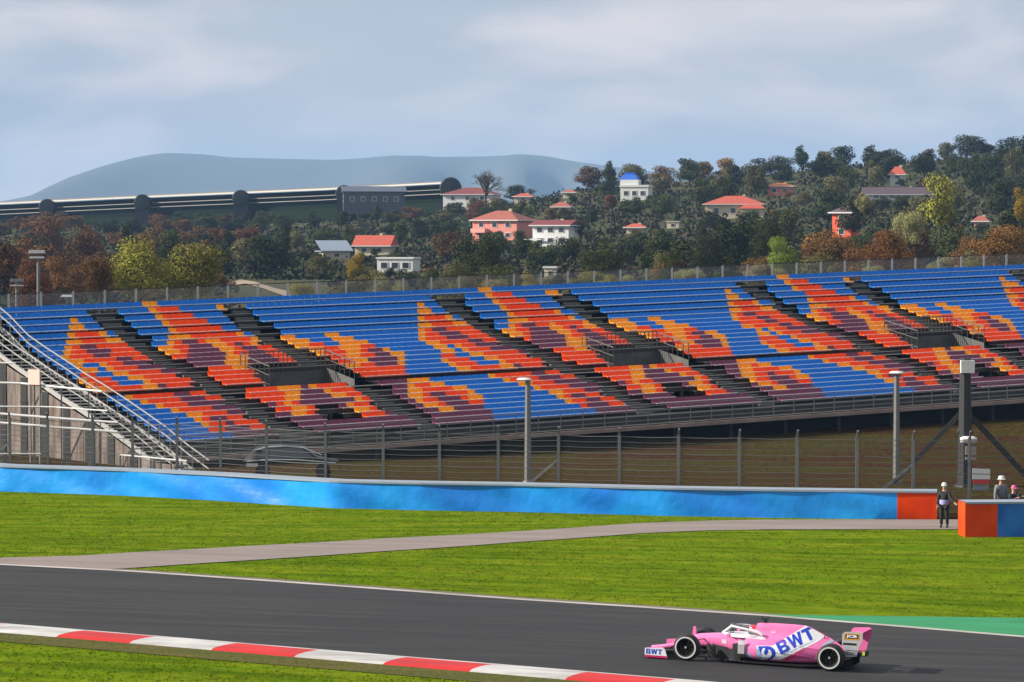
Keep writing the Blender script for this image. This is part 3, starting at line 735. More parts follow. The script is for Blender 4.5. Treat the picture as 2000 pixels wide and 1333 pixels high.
# far roofed stand along the skyline
fs = empty('roofed_grandstand', at(450, 400, 1050), label='very long far grandstand with a pale edged roof on the left skyline', cat='grandstand')
fo_ = Vector(fs.location)
def FP(px, py, dy=0): 
    Y = lerp(1110, 1000, px / 890) + dy; return at(px, py, Y) - fo_
def ftop(px): return interp([(-400, 412), (0, 395), (300, 381), (630, 367), (900, 353)], px)
b = MB(); rows = []
for px in lin(-400, 893, 30): rows.append([FP(px, ftop(px) + 4.5), FP(px, ftop(px)), FP(px, ftop(px) - 1, 16), FP(px, ftop(px) + 4, 16)])
b.grid(rows); b.build('roof', mat('stand_roof', (.16, .16, .17), .7), fs)
b = MB()
for px, p2 in zip(lin(-400, 893, 30), lin(-400, 893, 30)[1:]): b.bar(FP(px, ftop(px) + 3, -.3), FP(p2, ftop(p2) + 3, -.3), .25, .42)
b.build('roof_edge', mat('roof_edge_pale', (.62, .58, .50), .6), fs)
for k, (oy, w_, m) in enumerate([(15.5, .25, 'stand_rail'), (24, .2, 'stand_rail')]):
    b = MB()
    for px, p2 in zip(lin(-400, 893, 30), lin(-400, 893, 30)[1:]): b.bar(FP(px, ftop(px) + oy, 2), FP(p2, ftop(p2) + oy, 2), w_)
    b.build('tier_rail', mat(m, (.30, .28, .26), .7), fs)
b = MB(); rows = []
for px in lin(-400, 893, 30): rows.append([FP(px, ftop(px) + 6, 14), FP(px, ftop(px) + 14, 8), FP(px, ftop(px) + 95, -2)])
b.grid(rows); b.build('seating_tier', mat('stand_tier', (.012, .020, .010), .95, spec=0), fs)
for px in (-100, 92, 278, 470, 672, 880):
    b = MB(); c = FP(px, ftop(px) + 14, -1.5); r_ = 2.5 if px < 800 else 3.1
    b.lathe([(0, -1.2), (r_ * .9, -1.1), (r_, -.6), (r_, 4), (r_ * .9, 4.6), (0, 4.8)], axis='Y', n=20, c=c)
    b.box(c + Vector((0, 1.5, -4)), (r_ * 1.7, 4, 8)); b.build('stair_tower', mat('stair_tower_black', (.008, .010, .014), .6), fs, smooth=False)
HB.append((0, 860, 340, 404, 990))

# ------------------------------------------------------------ trees
def leafmat(name, c1, c2, var=.22):
    return mat(name, c1, .85, noise=(.9, c2, .9, (1, 1, 1)), obj_var=var, spec=.12)
LM = {'dark': leafmat('leaf_dark_green', (.022, .031, .009), (.046, .052, .014)), 'mid': leafmat('leaf_mid_green', (.042, .054, .014), (.078, .080, .022)),
      'olive': leafmat('leaf_olive', (.10, .090, .030), (.145, .130, .050)), 'rust': leafmat('leaf_rust', (.145, .065, .022), (.085, .050, .022)),
      'yellow': leafmat('leaf_yellow_green', (.26, .24, .035), (.15, .15, .028)), 'gold': leafmat('leaf_gold', (.27, .16, .02), (.17, .12, .02)),
      'orange': leafmat('leaf_orange_brown', (.21, .10, .025), (.12, .07, .02)), 'bare': leafmat('bare_twig', (.10, .075, .062), (.16, .13, .11)), 'lime': leafmat('leaf_bright_green', (.19, .25, .035), (.10, .15, .03)), 'pale': leafmat('leaf_pale_straw', (.30, .27, .13), (.19, .19, .08))}
BARK = mat('bark', (.06, .045, .035), .9)
def crown_mesh(seed, n=3000, kind='round', leaf=.24):
    """unit crown: about 1 wide (radius .5), 1 tall, base at 0"""
    r = random.Random(seed); lobes = []
    nl = 9 if kind != 'cone' else 12
    for i in range(nl):
        a = r.uniform(0, 6.28); h = r.uniform(.25, .8)
        if kind == 'cone': rad = (1 - h) * .42 + .05; d = rad * r.uniform(.1, .8); q_ = .10 + .13 * (1 - h)
        else: d = r.uniform(.05, .30) * (1.2 - abs(h - .45)); q_ = r.uniform(.13, .24)
        lobes.append((math.cos(a) * d, math.sin(a) * d, h, q_))
    lobes.append((0, 0, .45, .28 if kind != 'cone' else .2))
    if kind == 'cone': lobes += [(0, 0, .9, .07), (0, 0, .75, .1)]
    b = MB()
    tot = sum(l[3] ** 2 for l in lobes)
    for l in lobes:
        for k in range(int(n * l[3] ** 2 / tot)):
            v = Vector((r.gauss(0, 1), r.gauss(0, 1), r.gauss(0, 1))).normalized(); rr0 = l[3] * r.uniform(.55, 1.08)
            c = Vector((l[0] + v.x * rr0, l[1] + v.y * rr0, l[2] + v.z * rr0 * .85))
            if c.z < .04: continue
            s_ = leaf * .1 * r.uniform(.6, 1.35); n_ = (v + Vector((r.gauss(0, .6), r.gauss(0, .6), r.gauss(0, .6) + .3))).normalized()
            t1 = n_.orthogonal().normalized(); t1 = Matrix.Rotation(r.uniform(0, 6.28), 3, n_) @ t1; t2 = n_.cross(t1)
            b.face([c + t1 * s_, c + t2 * s_ * .8 + n_ * s_ * .2, c - t1 * s_ * .9, c - t2 * s_ * .7 + n_ * s_ * .15])
    me = bpy.data.meshes.new('crown'); me.from_pydata(b.v, [], b.f); return me
def bare_mesh(seed):
    r = random.Random(seed); b = MB()
    def br(p, d, l, w_, k):
        q_ = p + d * l; b.bar(p, q_, w_, n=3)
        if k == 0: return
        for i in range(4):
            nd = (d + Vector((r.gauss(0, .5), r.gauss(0, .5), r.gauss(.02, .28)))).normalized(); br(p.lerp(q_, r.uniform(.6, 1)), nd, l * r.uniform(.6, .8), w_ * .6, k - 1)
    for i in range(3): br(Vector((0, 0, .15)), Vector((r.gauss(0, .35), r.gauss(0, .35), 1)).normalized(), .3, .03, 4)
    me = bpy.data.meshes.new('branches'); me.from_pydata(b.v, [], b.f); return me
def trunk_mesh(seed):
    r = random.Random(seed); b = MB(); b.bar((0, 0, -.1), (.01, 0, .25), .055, n=6)
    for i in range(5):
        a = i * 1.26 + r.uniform(-.3, .3); b.bar((.01, 0, .18 + .03 * i), (math.cos(a) * .22, math.sin(a) * .22, .45 + .06 * i), .022, n=4)
    b.bar((.01, 0, .2), (0, .01, .7), .03, n=5)
    me = bpy.data.meshes.new('trunk'); me.from_pydata(b.v, [], b.f); me.materials.append(BARK); return me
CM = {'round': [crown_mesh(s) for s in (1, 2, 3, 4, 5)], 'cone': [crown_mesh(s, kind='cone') for s in (11, 12)], 'fine': [crown_mesh(s, 11000, leaf=.115) for s in (6, 7, 8, 9)]}
TM = [trunk_mesh(s) for s in (1, 2)]; BM_ = [bare_mesh(s) for s in (5, 6)]
kmesh = {}
def tree(X, Y, wd, ht, kind, shape='round', label=None, group=None, name='tree', seed=0, z=None):
    r = random.Random(seed * 7919 + 13); z = g(X, Y) if z is None else z
    e = empty(name, (X, Y, z - .05), r.uniform(0, 6.28), label=label, cat='tree', group=group)
    if kind == 'bare': base = BM_[seed % 2]
    else: base = CM[shape][seed % len(CM[shape])]
    if Y < 430 and kind != 'bare' and shape == 'round': base = CM['fine'][seed % 4]
    key = (base.name, kind)
    if key not in kmesh: m2 = base.copy(); m2.name = 'crown'; m2.materials.clear(); m2.materials.append(LM[kind]); kmesh[key] = m2
    o = bpy.data.objects.new('crown', kmesh[key]); col.objects.link(o); o.parent = e; o.scale = (wd, wd * r.uniform(.85, 1.05), ht)
    o2 = bpy.data.objects.new('trunk', TM[seed % 2]); col.objects.link(o2); o2.parent = e; o2.scale = (wd * .8, wd * .8, ht)
    return e
LBL = {'dark': ('dark evergreen', 'dark evergreens'), 'mid': ('mid green tree', 'mid green trees'), 'olive': ('olive autumn tree', 'olive trees'), 'rust': ('rust brown tree', 'rust brown trees'), 'orange': ('orange brown tree', 'orange brown trees'), 'pale': ('pale straw coloured bush', 'pale bushes')}
def zone(px, py):
    if px < 470: return 'on the left slope below the far roofed stand'
    if px < 900: return 'on the slope between the far stand and the pink house'
    if px < 1350: return 'on the middle of the hillside around the white villa'
    if px < 1700: return 'on the hillside around the wide red roofed house'
    return 'on the wooded hill at the far right'
MARKS = [('the low white house', 922, 382), ('the two storey pink house', 982, 440), ('the white gabled house', 1088, 455), ('the orange roofed bungalow', 733, 478),
         ('the blue grey sheet roofed shed', 652, 488), ('the flat roofed white building', 778, 518), ('the villa with the blue tower', 1243, 368), ('the small cream house', 1098, 404), ('the lone small red roof', 1243, 446),
         ('the beige hut', 1316, 438), ('the wide red roofed house', 1435, 404), ('the orange roofed pink house', 1526, 370), ('the tall orange red house', 1650, 428), ('the narrow white house', 1753, 345),
         ('the long dark roofed building', 1757, 378), ('the pale pink cottage', 1915, 434), ('the dark glazed building', 728, 382), ('the first far black tower', 92, 405), ('the second far black tower', 278, 398),
         ('the third far black tower', 470, 392), ('the yellow green pair', 325, 520), ('the taller floodlight', 78, 530), ('the pale dirt path', 560, 560), ('the beige shed', 1076, 530), ('the lime coloured tree', 1530, 500), ('the right crest end', 1960, 300), ('the broad orange tree', 1728, 500), ('the large orange tree', 1955, 490), ('the centre of the crest', 1420, 330)]
def where(px, py):
    n_, mx_, my_ = min(MARKS, key=lambda m: (m[1] - px) ** 2 + ((m[2] - py) * 2.2) ** 2)
    dx, dy = px - mx_, (py - my_) * 2.2
    if abs(dx) > abs(dy) * 2: rel = 'right of ' if dx > 0 else 'left of '
    elif abs(dy) > abs(dx) * 2: rel = 'below ' if dy > 0 else 'above '
    else: rel = ('below and ' if dy > 0 else 'above and ') + ('right of ' if dx > 0 else 'left of ')
    return rel + n_
def kindof(px, py, r):
    u = r.random()
    if px < 215 or (px < 330 and py < 480): return 'rust' if u < .70 else ('orange' if u < .80 else 'olive' if u < .9 else 'dark')
    if px < 470: return ('dark' if u < .5 else 'mid' if u < .75 else 'rust') if py < 520 else ('rust' if u < .5 else 'olive')
    if px < 1200:
        if py > 530: return 'mid' if u < .35 else ('olive' if u < .65 else 'dark')
        return 'dark' if u < .52 else ('mid' if u < .80 else ('olive' if u < .91 else 'rust'))
    if px < 1600:
        if py > 515: return 'mid' if u < .3 else ('orange' if u < .6 else 'olive' if u < .8 else 'dark')
        return 'dark' if u < .46 else ('mid' if u < .75 else 'olive' if u < .93 else 'orange')
    if py < 370: return 'dark' if u < .62 else ('mid' if u < .82 else 'olive' if u < .93 else 'rust')
    if py < 470: return 'olive' if u < .45 else ('mid' if u < .62 else 'dark' if u < .86 else 'orange')
    return 'orange' if u < .55 else ('rust' if u < .8 else 'olive')
rt = random.Random(42); seed = 0; ntree = 0
def blocked(px, w_, ytop, ybot, Y):
    """largest allowed top: returns py the crown must stay below"""
    lim = ytop
    for x0, x1, y0, y1, Yh in HB:
        if Y < Yh - 4 and px + w_ * .46 > x0 and px - w_ * .46 < x1 and ytop < y1 and ybot > y0: lim = max(lim, y1 - .32 * (y1 - y0))
    return lim
PATCH = [(445, 650, 548, 640)]
levels = [(992, 50), (940, 44), (860, 40), (780, 34), (700, 32), (620, 28), (550, 26), (480, 23), (420, 20), (365, 17), (318, 15)]
for Y, n in levels:
    for i in range(n):
        px = (i + .5 + rt.uniform(-.35, .35)) / n * 2260 - 130; Yj = Y + rt.uniform(-.04, .04) * Y; X = (px - 1000) / 7000 * Yj
        zb = g(X, Yj); ybase = YH + (H - zb) * 7000 / Yj; s = 7000 / Yj
        wd = rt.uniform(6.0, 9.5) * (1.12 if Y > 800 else 1); ht = rt.uniform(6.0, 9.5)
        if Y > 845 and px < 860 and rt.random() < .3: continue
        if Y > 845 and px < 900: ht = rt.uniform(4.2, 5.4)
        elif Y > 930: wd *= 1.15; ht *= .9
        if Y > 900 and px < 900: pass
        elif Y > 740 and px < 900: ht *= .7
        if Y < 400: wd *= .85; ht *= .66
        elif Y < 600 and px < 1300: ht *= .85
        ytop = ybase - ht * s; lim = blocked(px, wd * s, ytop, ybase, Yj)
        if any(a < px < c and ytop < f_ and ybase > d_ and Yj < 520 for a, c, d_, f_ in PATCH): continue
        if lim > ytop:
            ht = (ybase - lim) / s; wd = min(wd, ht * 1.3)
            if ht < 1.8: continue
        if 200 < px < 450 and Y < 500 and ytop < 560: ht *= .4
        k = kindof(px, (ytop + ybase) / 2, rt); seed += 1
        shp = 'cone' if (k == 'dark' and rt.random() < .22) else 'round'
        zz = where(px, lerp(ytop, ybase, .4))
        tree(X, Yj, wd, ht, k, shp, label=(('narrow ' if wd < 5.6 else '') + LBL[k][0] if shp == 'round' else 'pointed ' + LBL[k][0]) + ' ' + zz, group=LBL[k][1] + ' ' + zz, name={'dark': 'evergreen_tree', 'rust': 'autumn_tree', 'orange': 'autumn_tree'}.get(k, 'leafy_tree'), seed=seed); ntree += 1
def ptree(px, ytop, ybot, wpx, Y, kind, label, shape='round', name='tree', sd=1):
    s = 7000 / Y; X = (px - 1000) / 7000 * Y; z = H - (ybot - YH) / s
    return tree(X, Y, wpx / s, (ybot - ytop) / s, kind, shape, label=label, name=name, seed=sd, z=z)
ptree(275, 452, 600, 190, 300, 'yellow', 'big yellow green tree, left one of the bright pair behind the stand', sd=2)
ptree(375, 454, 602, 195, 304, 'yellow', 'big yellow green tree, right one of the bright pair behind the stand', sd=3)
ptree(196, 482, 600, 100, 298, 'rust', 'rusty red tree left of the big yellow green pair', sd=4)
ptree(697, 485, 556, 62, 400, 'gold', 'golden yellow tree beside the flat roofed white building', sd=1)
ptree(1530, 453, 545, 115, 330, 'lime', 'bright yellow green tree left of the tall orange red house', sd=5)
ptree(1728, 440, 540, 150, 320, 'orange', 'broad orange brown tree below the long dark roofed building', sd=6)
ptree(1955, 425, 535, 190, 315, 'orange', 'large orange tree at the right edge above the stand', sd=7)
ptree(1992, 350, 440, 40, 430, 'gold', 'narrow golden tree cut off by the right edge', sd=8)
ptree(1688, 368, 420, 38, 470, 'pale', 'pale straw coloured poplar beside the tall orange red house', sd=3)
ptree(1835, 330, 460, 95, 460, 'yellow', 'tall yellowish tree on the right hill', sd=9)
ptree(948, 318, 400, 95, 860, 'bare', 'leafless grey tree standing against the blue mountain', name='bare_tree', sd=5)
ptree(1775, 395, 500, 90, 380, 'pale', 'pale dry tree in front of the dark roofed building', sd=12)
ptree(745, 535, 590, 95, 330, 'pale', 'pale bush left of centre just above the stand fence', name='bush', sd=2)
ptree(860, 540, 590, 70, 326, 'olive', 'small olive bush right of the pale one above the stand fence', name='bush', sd=4)
ptree(1150, 520, 580, 100, 330, 'yellow', 'yellow green bush near the beige shed above the stand fence', name='bush', sd=3)
ptree(1310, 500, 565, 110, 330, 'orange', 'orange brown bush in the middle above the stand fence', name='bush', sd=1)
rb2 = random.Random(9)
for i in range(15):
    px = 590 + i * 95 + rb2.uniform(-35, 35); k_ = rb2.choice(('pale', 'pale', 'yellow', 'olive'))
    ptree(px, 546 - (px - 600) * .035 + rb2.uniform(-8, 8), 600 - (px - 600) * .04, rb2.uniform(60, 110), 300 + rb2.uniform(-6, 6), k_, {'pale': 'pale straw coloured bush above the fence ', 'yellow': 'yellowish bush above the fence ', 'olive': 'olive bush above the fence '}[k_] + where(px, 540).replace('above and ', ''), name='bush', sd=i)
# low scrub between the trees: one uncountable mass
b = MB(); r = random.Random(77); n = 0
while n < 9000:
    Y = r.uniform(265, 1010); px = r.uniform(-150, 2150); X = (px - 1000) / 7000 * Y; z = g(X, Y); py = YH + (H - z) * 7000 / Y
    if any(a < px < c and d_ < py < f_ for a, c, d_, f_ in PATCH) or (Y < 330 and r.random() < .8): continue
    if any(Y < Yh and x0 < px < x1 and y0 < py - 1.5 * 7000 / Y < y1 for x0, x1, y0, y1, Yh in HB): continue
    n += 1; k_ = r.choice((0, 0, 1, 2)); R0 = r.uniform(.6, 1.6)
    for j in range(9):
        v = Vector((r.gauss(0, .6), r.gauss(0, .6), abs(r.gauss(0, .45)))) * R0; c = Vector((X, Y, z)) + v; s_ = r.uniform(.2, .5)
        t1 = Vector((r.gauss(0, 1), r.gauss(0, 1), r.gauss(0, 1))).normalized(); t2 = t1.orthogonal().normalized()
        b.face([c + t1 * s_, c + t2 * s_, c - t1 * s_, c - t2 * s_], k_)
tag(b.build('scrub', [mat('scrub_dark', (.022, .032, .014), .9, spec=.1), mat('scrub_olive', (.05, .05, .02), .9, spec=.1), mat('scrub_brown', (.05, .036, .02), .9, spec=.1)]), kind='stuff', label='low scrub and undergrowth covering the hillside between the trees', cat='undergrowth')
print('trees', ntree)
# pale dirt path climbing behind the stand
pa = [gpt(x, y) for x, y in [(440, 556), (470, 548), (500, 553), (540, 566), (600, 578), (660, 590)]]; pb = [gpt(x, y) for x, y in [(452, 560), (480, 556), (515, 566), (560, 582), (620, 592), (680, 604)]]
strip('dirt_path', pa, pb, mat('pale_dirt', (.30, .225, .16), .95), .15, nl=60, nw=8)

# ------------------------------------------------------------ poles, lamps, signs and rails
LAMPW = mat('lamp_white', (.70, .70, .68), .4)
def pole(px, ytop, Y, name, label, cat, dia=.16, zb=None, dark=False):
    X = (px - 1000) / 7000 * Y; z0 = g(X, Y) if zb is None else zb; hgt = H - (ytop - YH) * Y / 7000 - z0
    e = empty(name, (X, Y, z0), label=label, cat=cat); b = MB()
    b.lathe([(dia * .75, 0), (dia * .7, .1), (dia * .5, .12), (dia * .36, hgt), (0, hgt)], n=10); b.build('pole', DSTEEL if dark else STEEL, e, smooth=False)
    return e, hgt
def lamp_head(e, h, w_=1.0, m=LAMPW):
    b = MB(); b.box((0, -.05, h + .06), (w_, .42, .14), top=.8); b.build('lamp_head', m, e)
e, h = pole(75, 492, 250, 'floodlight', 'taller twin headed floodlight pole at the far left behind the stand', 'floodlight', .3)
b = MB(); b.box((-.1, 0, h), (1.1, .4, .22)); b.build('lamp_head', LAMPW, e); b = MB(); b.box((-.1, 0, h - .4), (1.0, .4, .13)); b.build('lamp_head', LAMPW, e); b = MB(); b.box((0, 0, h - .2), (.2, .2, .6)); b.build('bracket', DSTEEL, e)
e, h = pole(33, 548, 246, 'floodlight', 'shorter floodlight pole with a grey head at the left edge behind the stand', 'floodlight', .3)
b = MB(); b.box((0, 0, h), (.95, .4, .2)); b.build('lamp_head', GREYR, e); b = MB(); b.box((0, 0, h - .35), (.9, .35, .08)); b.build('lamp_head', LAMPW, e)
e, h = pole(131, 577, 236, 'lamp_post', 'small white topped lamp post just above the left end of the stand', 'lamp post', .1); lamp_head(e, h - .1, .8)
e, h = pole(1031, 743, 151, 'street_lamp', 'slim lamp post with a flat white head in front of the middle of the stand', 'street lamp', .3); b = MB(); b.lathe([(0, .09), (.25, .07), (.34, 0), (.25, -.05), (0, -.06)], n=16, c=(-.15, 0, h + .02)); b.build('lamp_head', LAMPW, e)
e, h = pole(1752, 730, 151, 'street_lamp', 'slim lamp post with a flat white head left of the dark mast', 'street lamp', .3); b = MB(); b.lathe([(0, .09), (.25, .07), (.34, 0), (.25, -.05), (0, -.06)], n=16, c=(0, 0, h + .02)); b.build('lamp_head', LAMPW, e)
# dark mast with boxes behind the gap
e, h = pole(1886, 700, 148, 'camera_mast', 'thick dark mast carrying a white box and a round white lamp at the right', 'mast', .62, dark=True)
def zz_(py, Y): return H - (py - YH) * Y / 7000
zb_ = e.location.z
b = MB(); b.box((.05, -.3, zz_(716, 148) - zb_), (.56, .35, .52)); b.build('white_box', LAMPW, e)
b = MB(); b.lathe([(0, -.34), (.10, -.34), (.15, -.2), (.15, .2), (.10, .34), (0, .34)], axis='X', n=16, c=(.1, -.35, zz_(859, 148) - zb_)); b.build('lamp_head', LAMPW, e, smooth=True)
for py, hh in ((880, .34), (895, .12)):
    b = MB(); b.box((.2, -.3, zz_(py, 148) - zb_), (.44, .2, hh)); b.build('bracket_plate', mat('plate_beige', (.34, .28, .23), .6), e)
for sg in (-1, 1):
    b = MB(); b.bar((0, .2, 3.2), (sg * 2.9, .6, .1), .2); b.bar((0, .1, 2.9), (sg * .3, 0, 2.2), .1); b.build('strut', DSTEEL, e)
X = (1918 - 1000) / 7000 * 146; e = empty('warning_sign', (X, 146, g(X, 146)), label='white square sign with a red bottom stripe right of the dark mast', cat='sign')
zt = zz_(916, 146) - e.location.z; b = MB(); b.bar((0, .06, 0), (0, .06, zt - .05), .07); b.build('post', STEEL, e)
b = MB(); b.box((0, 0, zt - .22), (.72, .04, .44)); b.build('board', LAMPW, e); b = MB(); b.box((0, 0, zt - .53), (.66, .045, .16)); b.build('red_stripe', mat('sign_red', (.62, .04, .05), .5), e)
b = MB(); b.box((0, 0, zt - .8), (.62, .04, .26)); b.build('lower_plate', GREYR, e)
# left lower corner: pipe rails, sign board, posts
def rail(pts, Y, name, label, hs=(0,), th=.07, m=WHT, posts_=True, zgap=1.0, group=None):
    P = [at(x, y, Y_) for (x, y), Y_ in zip(pts, Y)]; o0 = P[0].copy(); e = empty(name, o0, label=label, cat='railing', group=group)
    P2 = resample(P, 14)
    for dz in hs:
        b = MB(); b.tube([p - o0 + Vector((0, 0, dz)) for p in P2], th / 2, 8); b.build('rail', m, e)
    if posts_:
        for p in P2[::2]:
            gz = g(p.x, p.y); b = MB(); b.bar(Vector((p.x, p.y, gz)) - o0, p - o0, .07); b.build('post', STEEL, e)
    return e
rail([(-200, 702), (30, 710)], [196, 194], 'pipe_railing', 'upper short white pipe rail at the left edge beside the stand stairs', posts_=False, th=.1)
rail([(-200, 742), (40, 749), (200, 765)], [192, 190, 186], 'pipe_railing', 'white pipe rail under the pink board at the left edge', th=.12)
rail([(-200, 793), (100, 795), (210, 803)], [188, 186, 183], 'pipe_railing', 'thin white pipe rail crossing below the pink board', th=.08)
rail([(-200, 815), (0, 826), (100, 834), (230, 844)], [180, 179, 178, 177], 'pipe_railing', 'lowest thick white pipe rail running down toward the stand foot', hs=(0, .45), th=.13)
rail([(-100, 887), (80, 887)], [166, 166], 'pipe_railing', 'short white rail near the ground at the left edge', th=.08, posts_=True)
rail([(235, 889), (365, 901)], [165, 163], 'pipe_railing', 'low white rail at the foot of the stand stairs', th=.09)
X = (66 - 1000) / 7000 * 189; e = empty('notice_board', (X, 189, g(X, 189)), R(-42), label='blank pale pink board on posts beside the stand stairs', cat='board'); zc = zz_(737, 189) - e.location.z
b = MB(); b.box((0, 0, zc), (.92, .06, .8)); b.build('board', mat('board_pink', (.74, .46, .38), .6), e)
for sx in (-.38, .38): b = MB(); b.bar((sx, .06, 0), (sx, .06, zc), .08); b.build('leg', STEEL, e)
for i, px in enumerate((-60, 45, 92, 175, 300)):
    Y = 196 if px < 120 else 178; X = (px - 1000) / 7000 * Y; z = g(X, Y); e = empty('concrete_post', (X, Y, z), label=['grey concrete post cut off beyond the left edge', 'grey concrete post below the pink board, leftmost in view', 'grey concrete post right of the pink board', 'grey concrete post in front of the stand stairs', 'grey concrete post by the foot of the stand stairs'][i], cat='post')
    hh = (2.9, 2.9, 2.9, 1.9, 1.3)[i]; b = MB(); b.box((0, 0, hh / 2), (.3 if i < 3 else .16, .2, hh), top=.92); b.build('shaft', mat('post_concrete', (.26, .25, .22), .85), e); b = MB(); b.box((0, 0, hh + .03), (.36 if i < 3 else .2, .26, .06)); b.build('cap', mat('post_concrete', (.26, .25, .22), .85), e)
# low wall behind the rails at the left
e = empty('retaining_wall', at(40, 880, 206), label='low stained brown concrete wall behind the rails at the left', cat='wall')
b = MB(); b.box((-8, 0, 0), (34, .4, 3.6)); b.build('wall', mat('stained_wall', (.17, .115, .09), .9, noise=(.8, (.26, .21, .17), .9, (2.2, 1, .5)), bump=(6, .6, .05)), e); b = MB(); b.box((-8, -.05, 1.86), (34.2, .6, .12)); b.build('coping', CONC, e)
# dark parked car behind the barrier
Y = 157; X = (570 - 1000) / 7000 * Y; gz = g(X, Y)
e = empty('parked_car', (X, Y, gz), R(4), label='dark parked hatchback with bright window trim behind the barrier', cat='car')
DP = mat('car_paint_dark', (.010, .011, .013), .5, spec=.25); b = MB()
prof = [(-2.1, .35), (-2.12, .8), (-1.98, .98), (-1.5, 1.42), (-.6, 1.52), (.45, 1.45), (1.15, .98), (2.0, .82), (2.12, .6), (2.1, .32)]
rows = []
for y, k in ((-.86, .0), (-.80, 1), (-.6, 1.0), (0, 1.02), (.6, 1.0), (.80, 1), (.86, .0)):
    rows.append([(x, y, (min(z, .92) if k == 0 else z * (1 if abs(y) < .7 else .97))) for x, z in prof])
b.grid(rows); b.build('body', DP, e, smooth=True)
for sgn in (-1, 1): b = MB(); b.face([(-1.55, sgn * .875, .98), (-1.25, sgn * .815, 1.36), (-.5, sgn * .80, 1.44), (.4, sgn * .81, 1.38), (.95, sgn * .875, .98)]); b.build('window', GLASS, e)
b = MB()
b.tube([(-2.0, -.885, .84), (-1, -.90, .92), (.2, -.90, .90), (1.9, -.89, .76)], .022, 5); b.build('body_trim', mat('bright_trim', (.62, .70, .74), .3), e)
b = MB(); b.tube([(-1.65, -.83, 1.32), (-1.1, -.84, 1.46), (-.3, -.84, 1.49), (.5, -.84, 1.42), (1.3, -.86, 1.1)], .022, 5); b.build('roof_trim', mat('bright_trim', (.62, .70, .74), .3), e)
b = MB(); b.box((-1.75, -.90, .68), (.5, .03, .14)); b.build('plate', LAMPW, e)
for x in (-1.3, 1.35):
    for y in (-.78, .78):
        b = MB(); b.lathe([(0, -.1), (.30, -.1), (.32, -.05), (.32, .05), (.30, .1), (0, .1)], axis='Y', n=20, c=(x, y, .32)); b.build('wheel', mat('tyre_black', (.012, .012, .012), .85), e)

# ------------------------------------------------------------ people
SKIN = mat('skin', (.50, .28, .20), .6)
def limb(name, verts, edges, radii, m, parent, loc=(0, 0, 0), sub=1):
    me = bpy.data.meshes.new(name); me.from_pydata(verts, edges, []); o = bpy.data.objects.new(name, me); col.objects.link(o)
    md = o.modifiers.new('s', 'SKIN'); 
    for i, r_ in enumerate(radii): me.skin_vertices[0].data[i].radius = (r_, r_) if not isinstance(r_, tuple) else r_
    me.skin_vertices[0].data[0].use_root = True
    o.modifiers.new('u', 'SUBSURF').levels = sub
    dg = bpy.context.evaluated_depsgraph_get(); m2 = bpy.data.meshes.new_from_object(o.evaluated_get(dg)); bpy.data.objects.remove(o)
    m2.materials.clear(); m2.materials.append(m)
    for p in m2.polygons: p.use_smooth = True
    o = bpy.data.objects.new(name, m2); col.objects.link(o); o.parent = parent; o.location = loc; return o
CARB0 = mat('boot_black', (.012, .012, .012), .6)
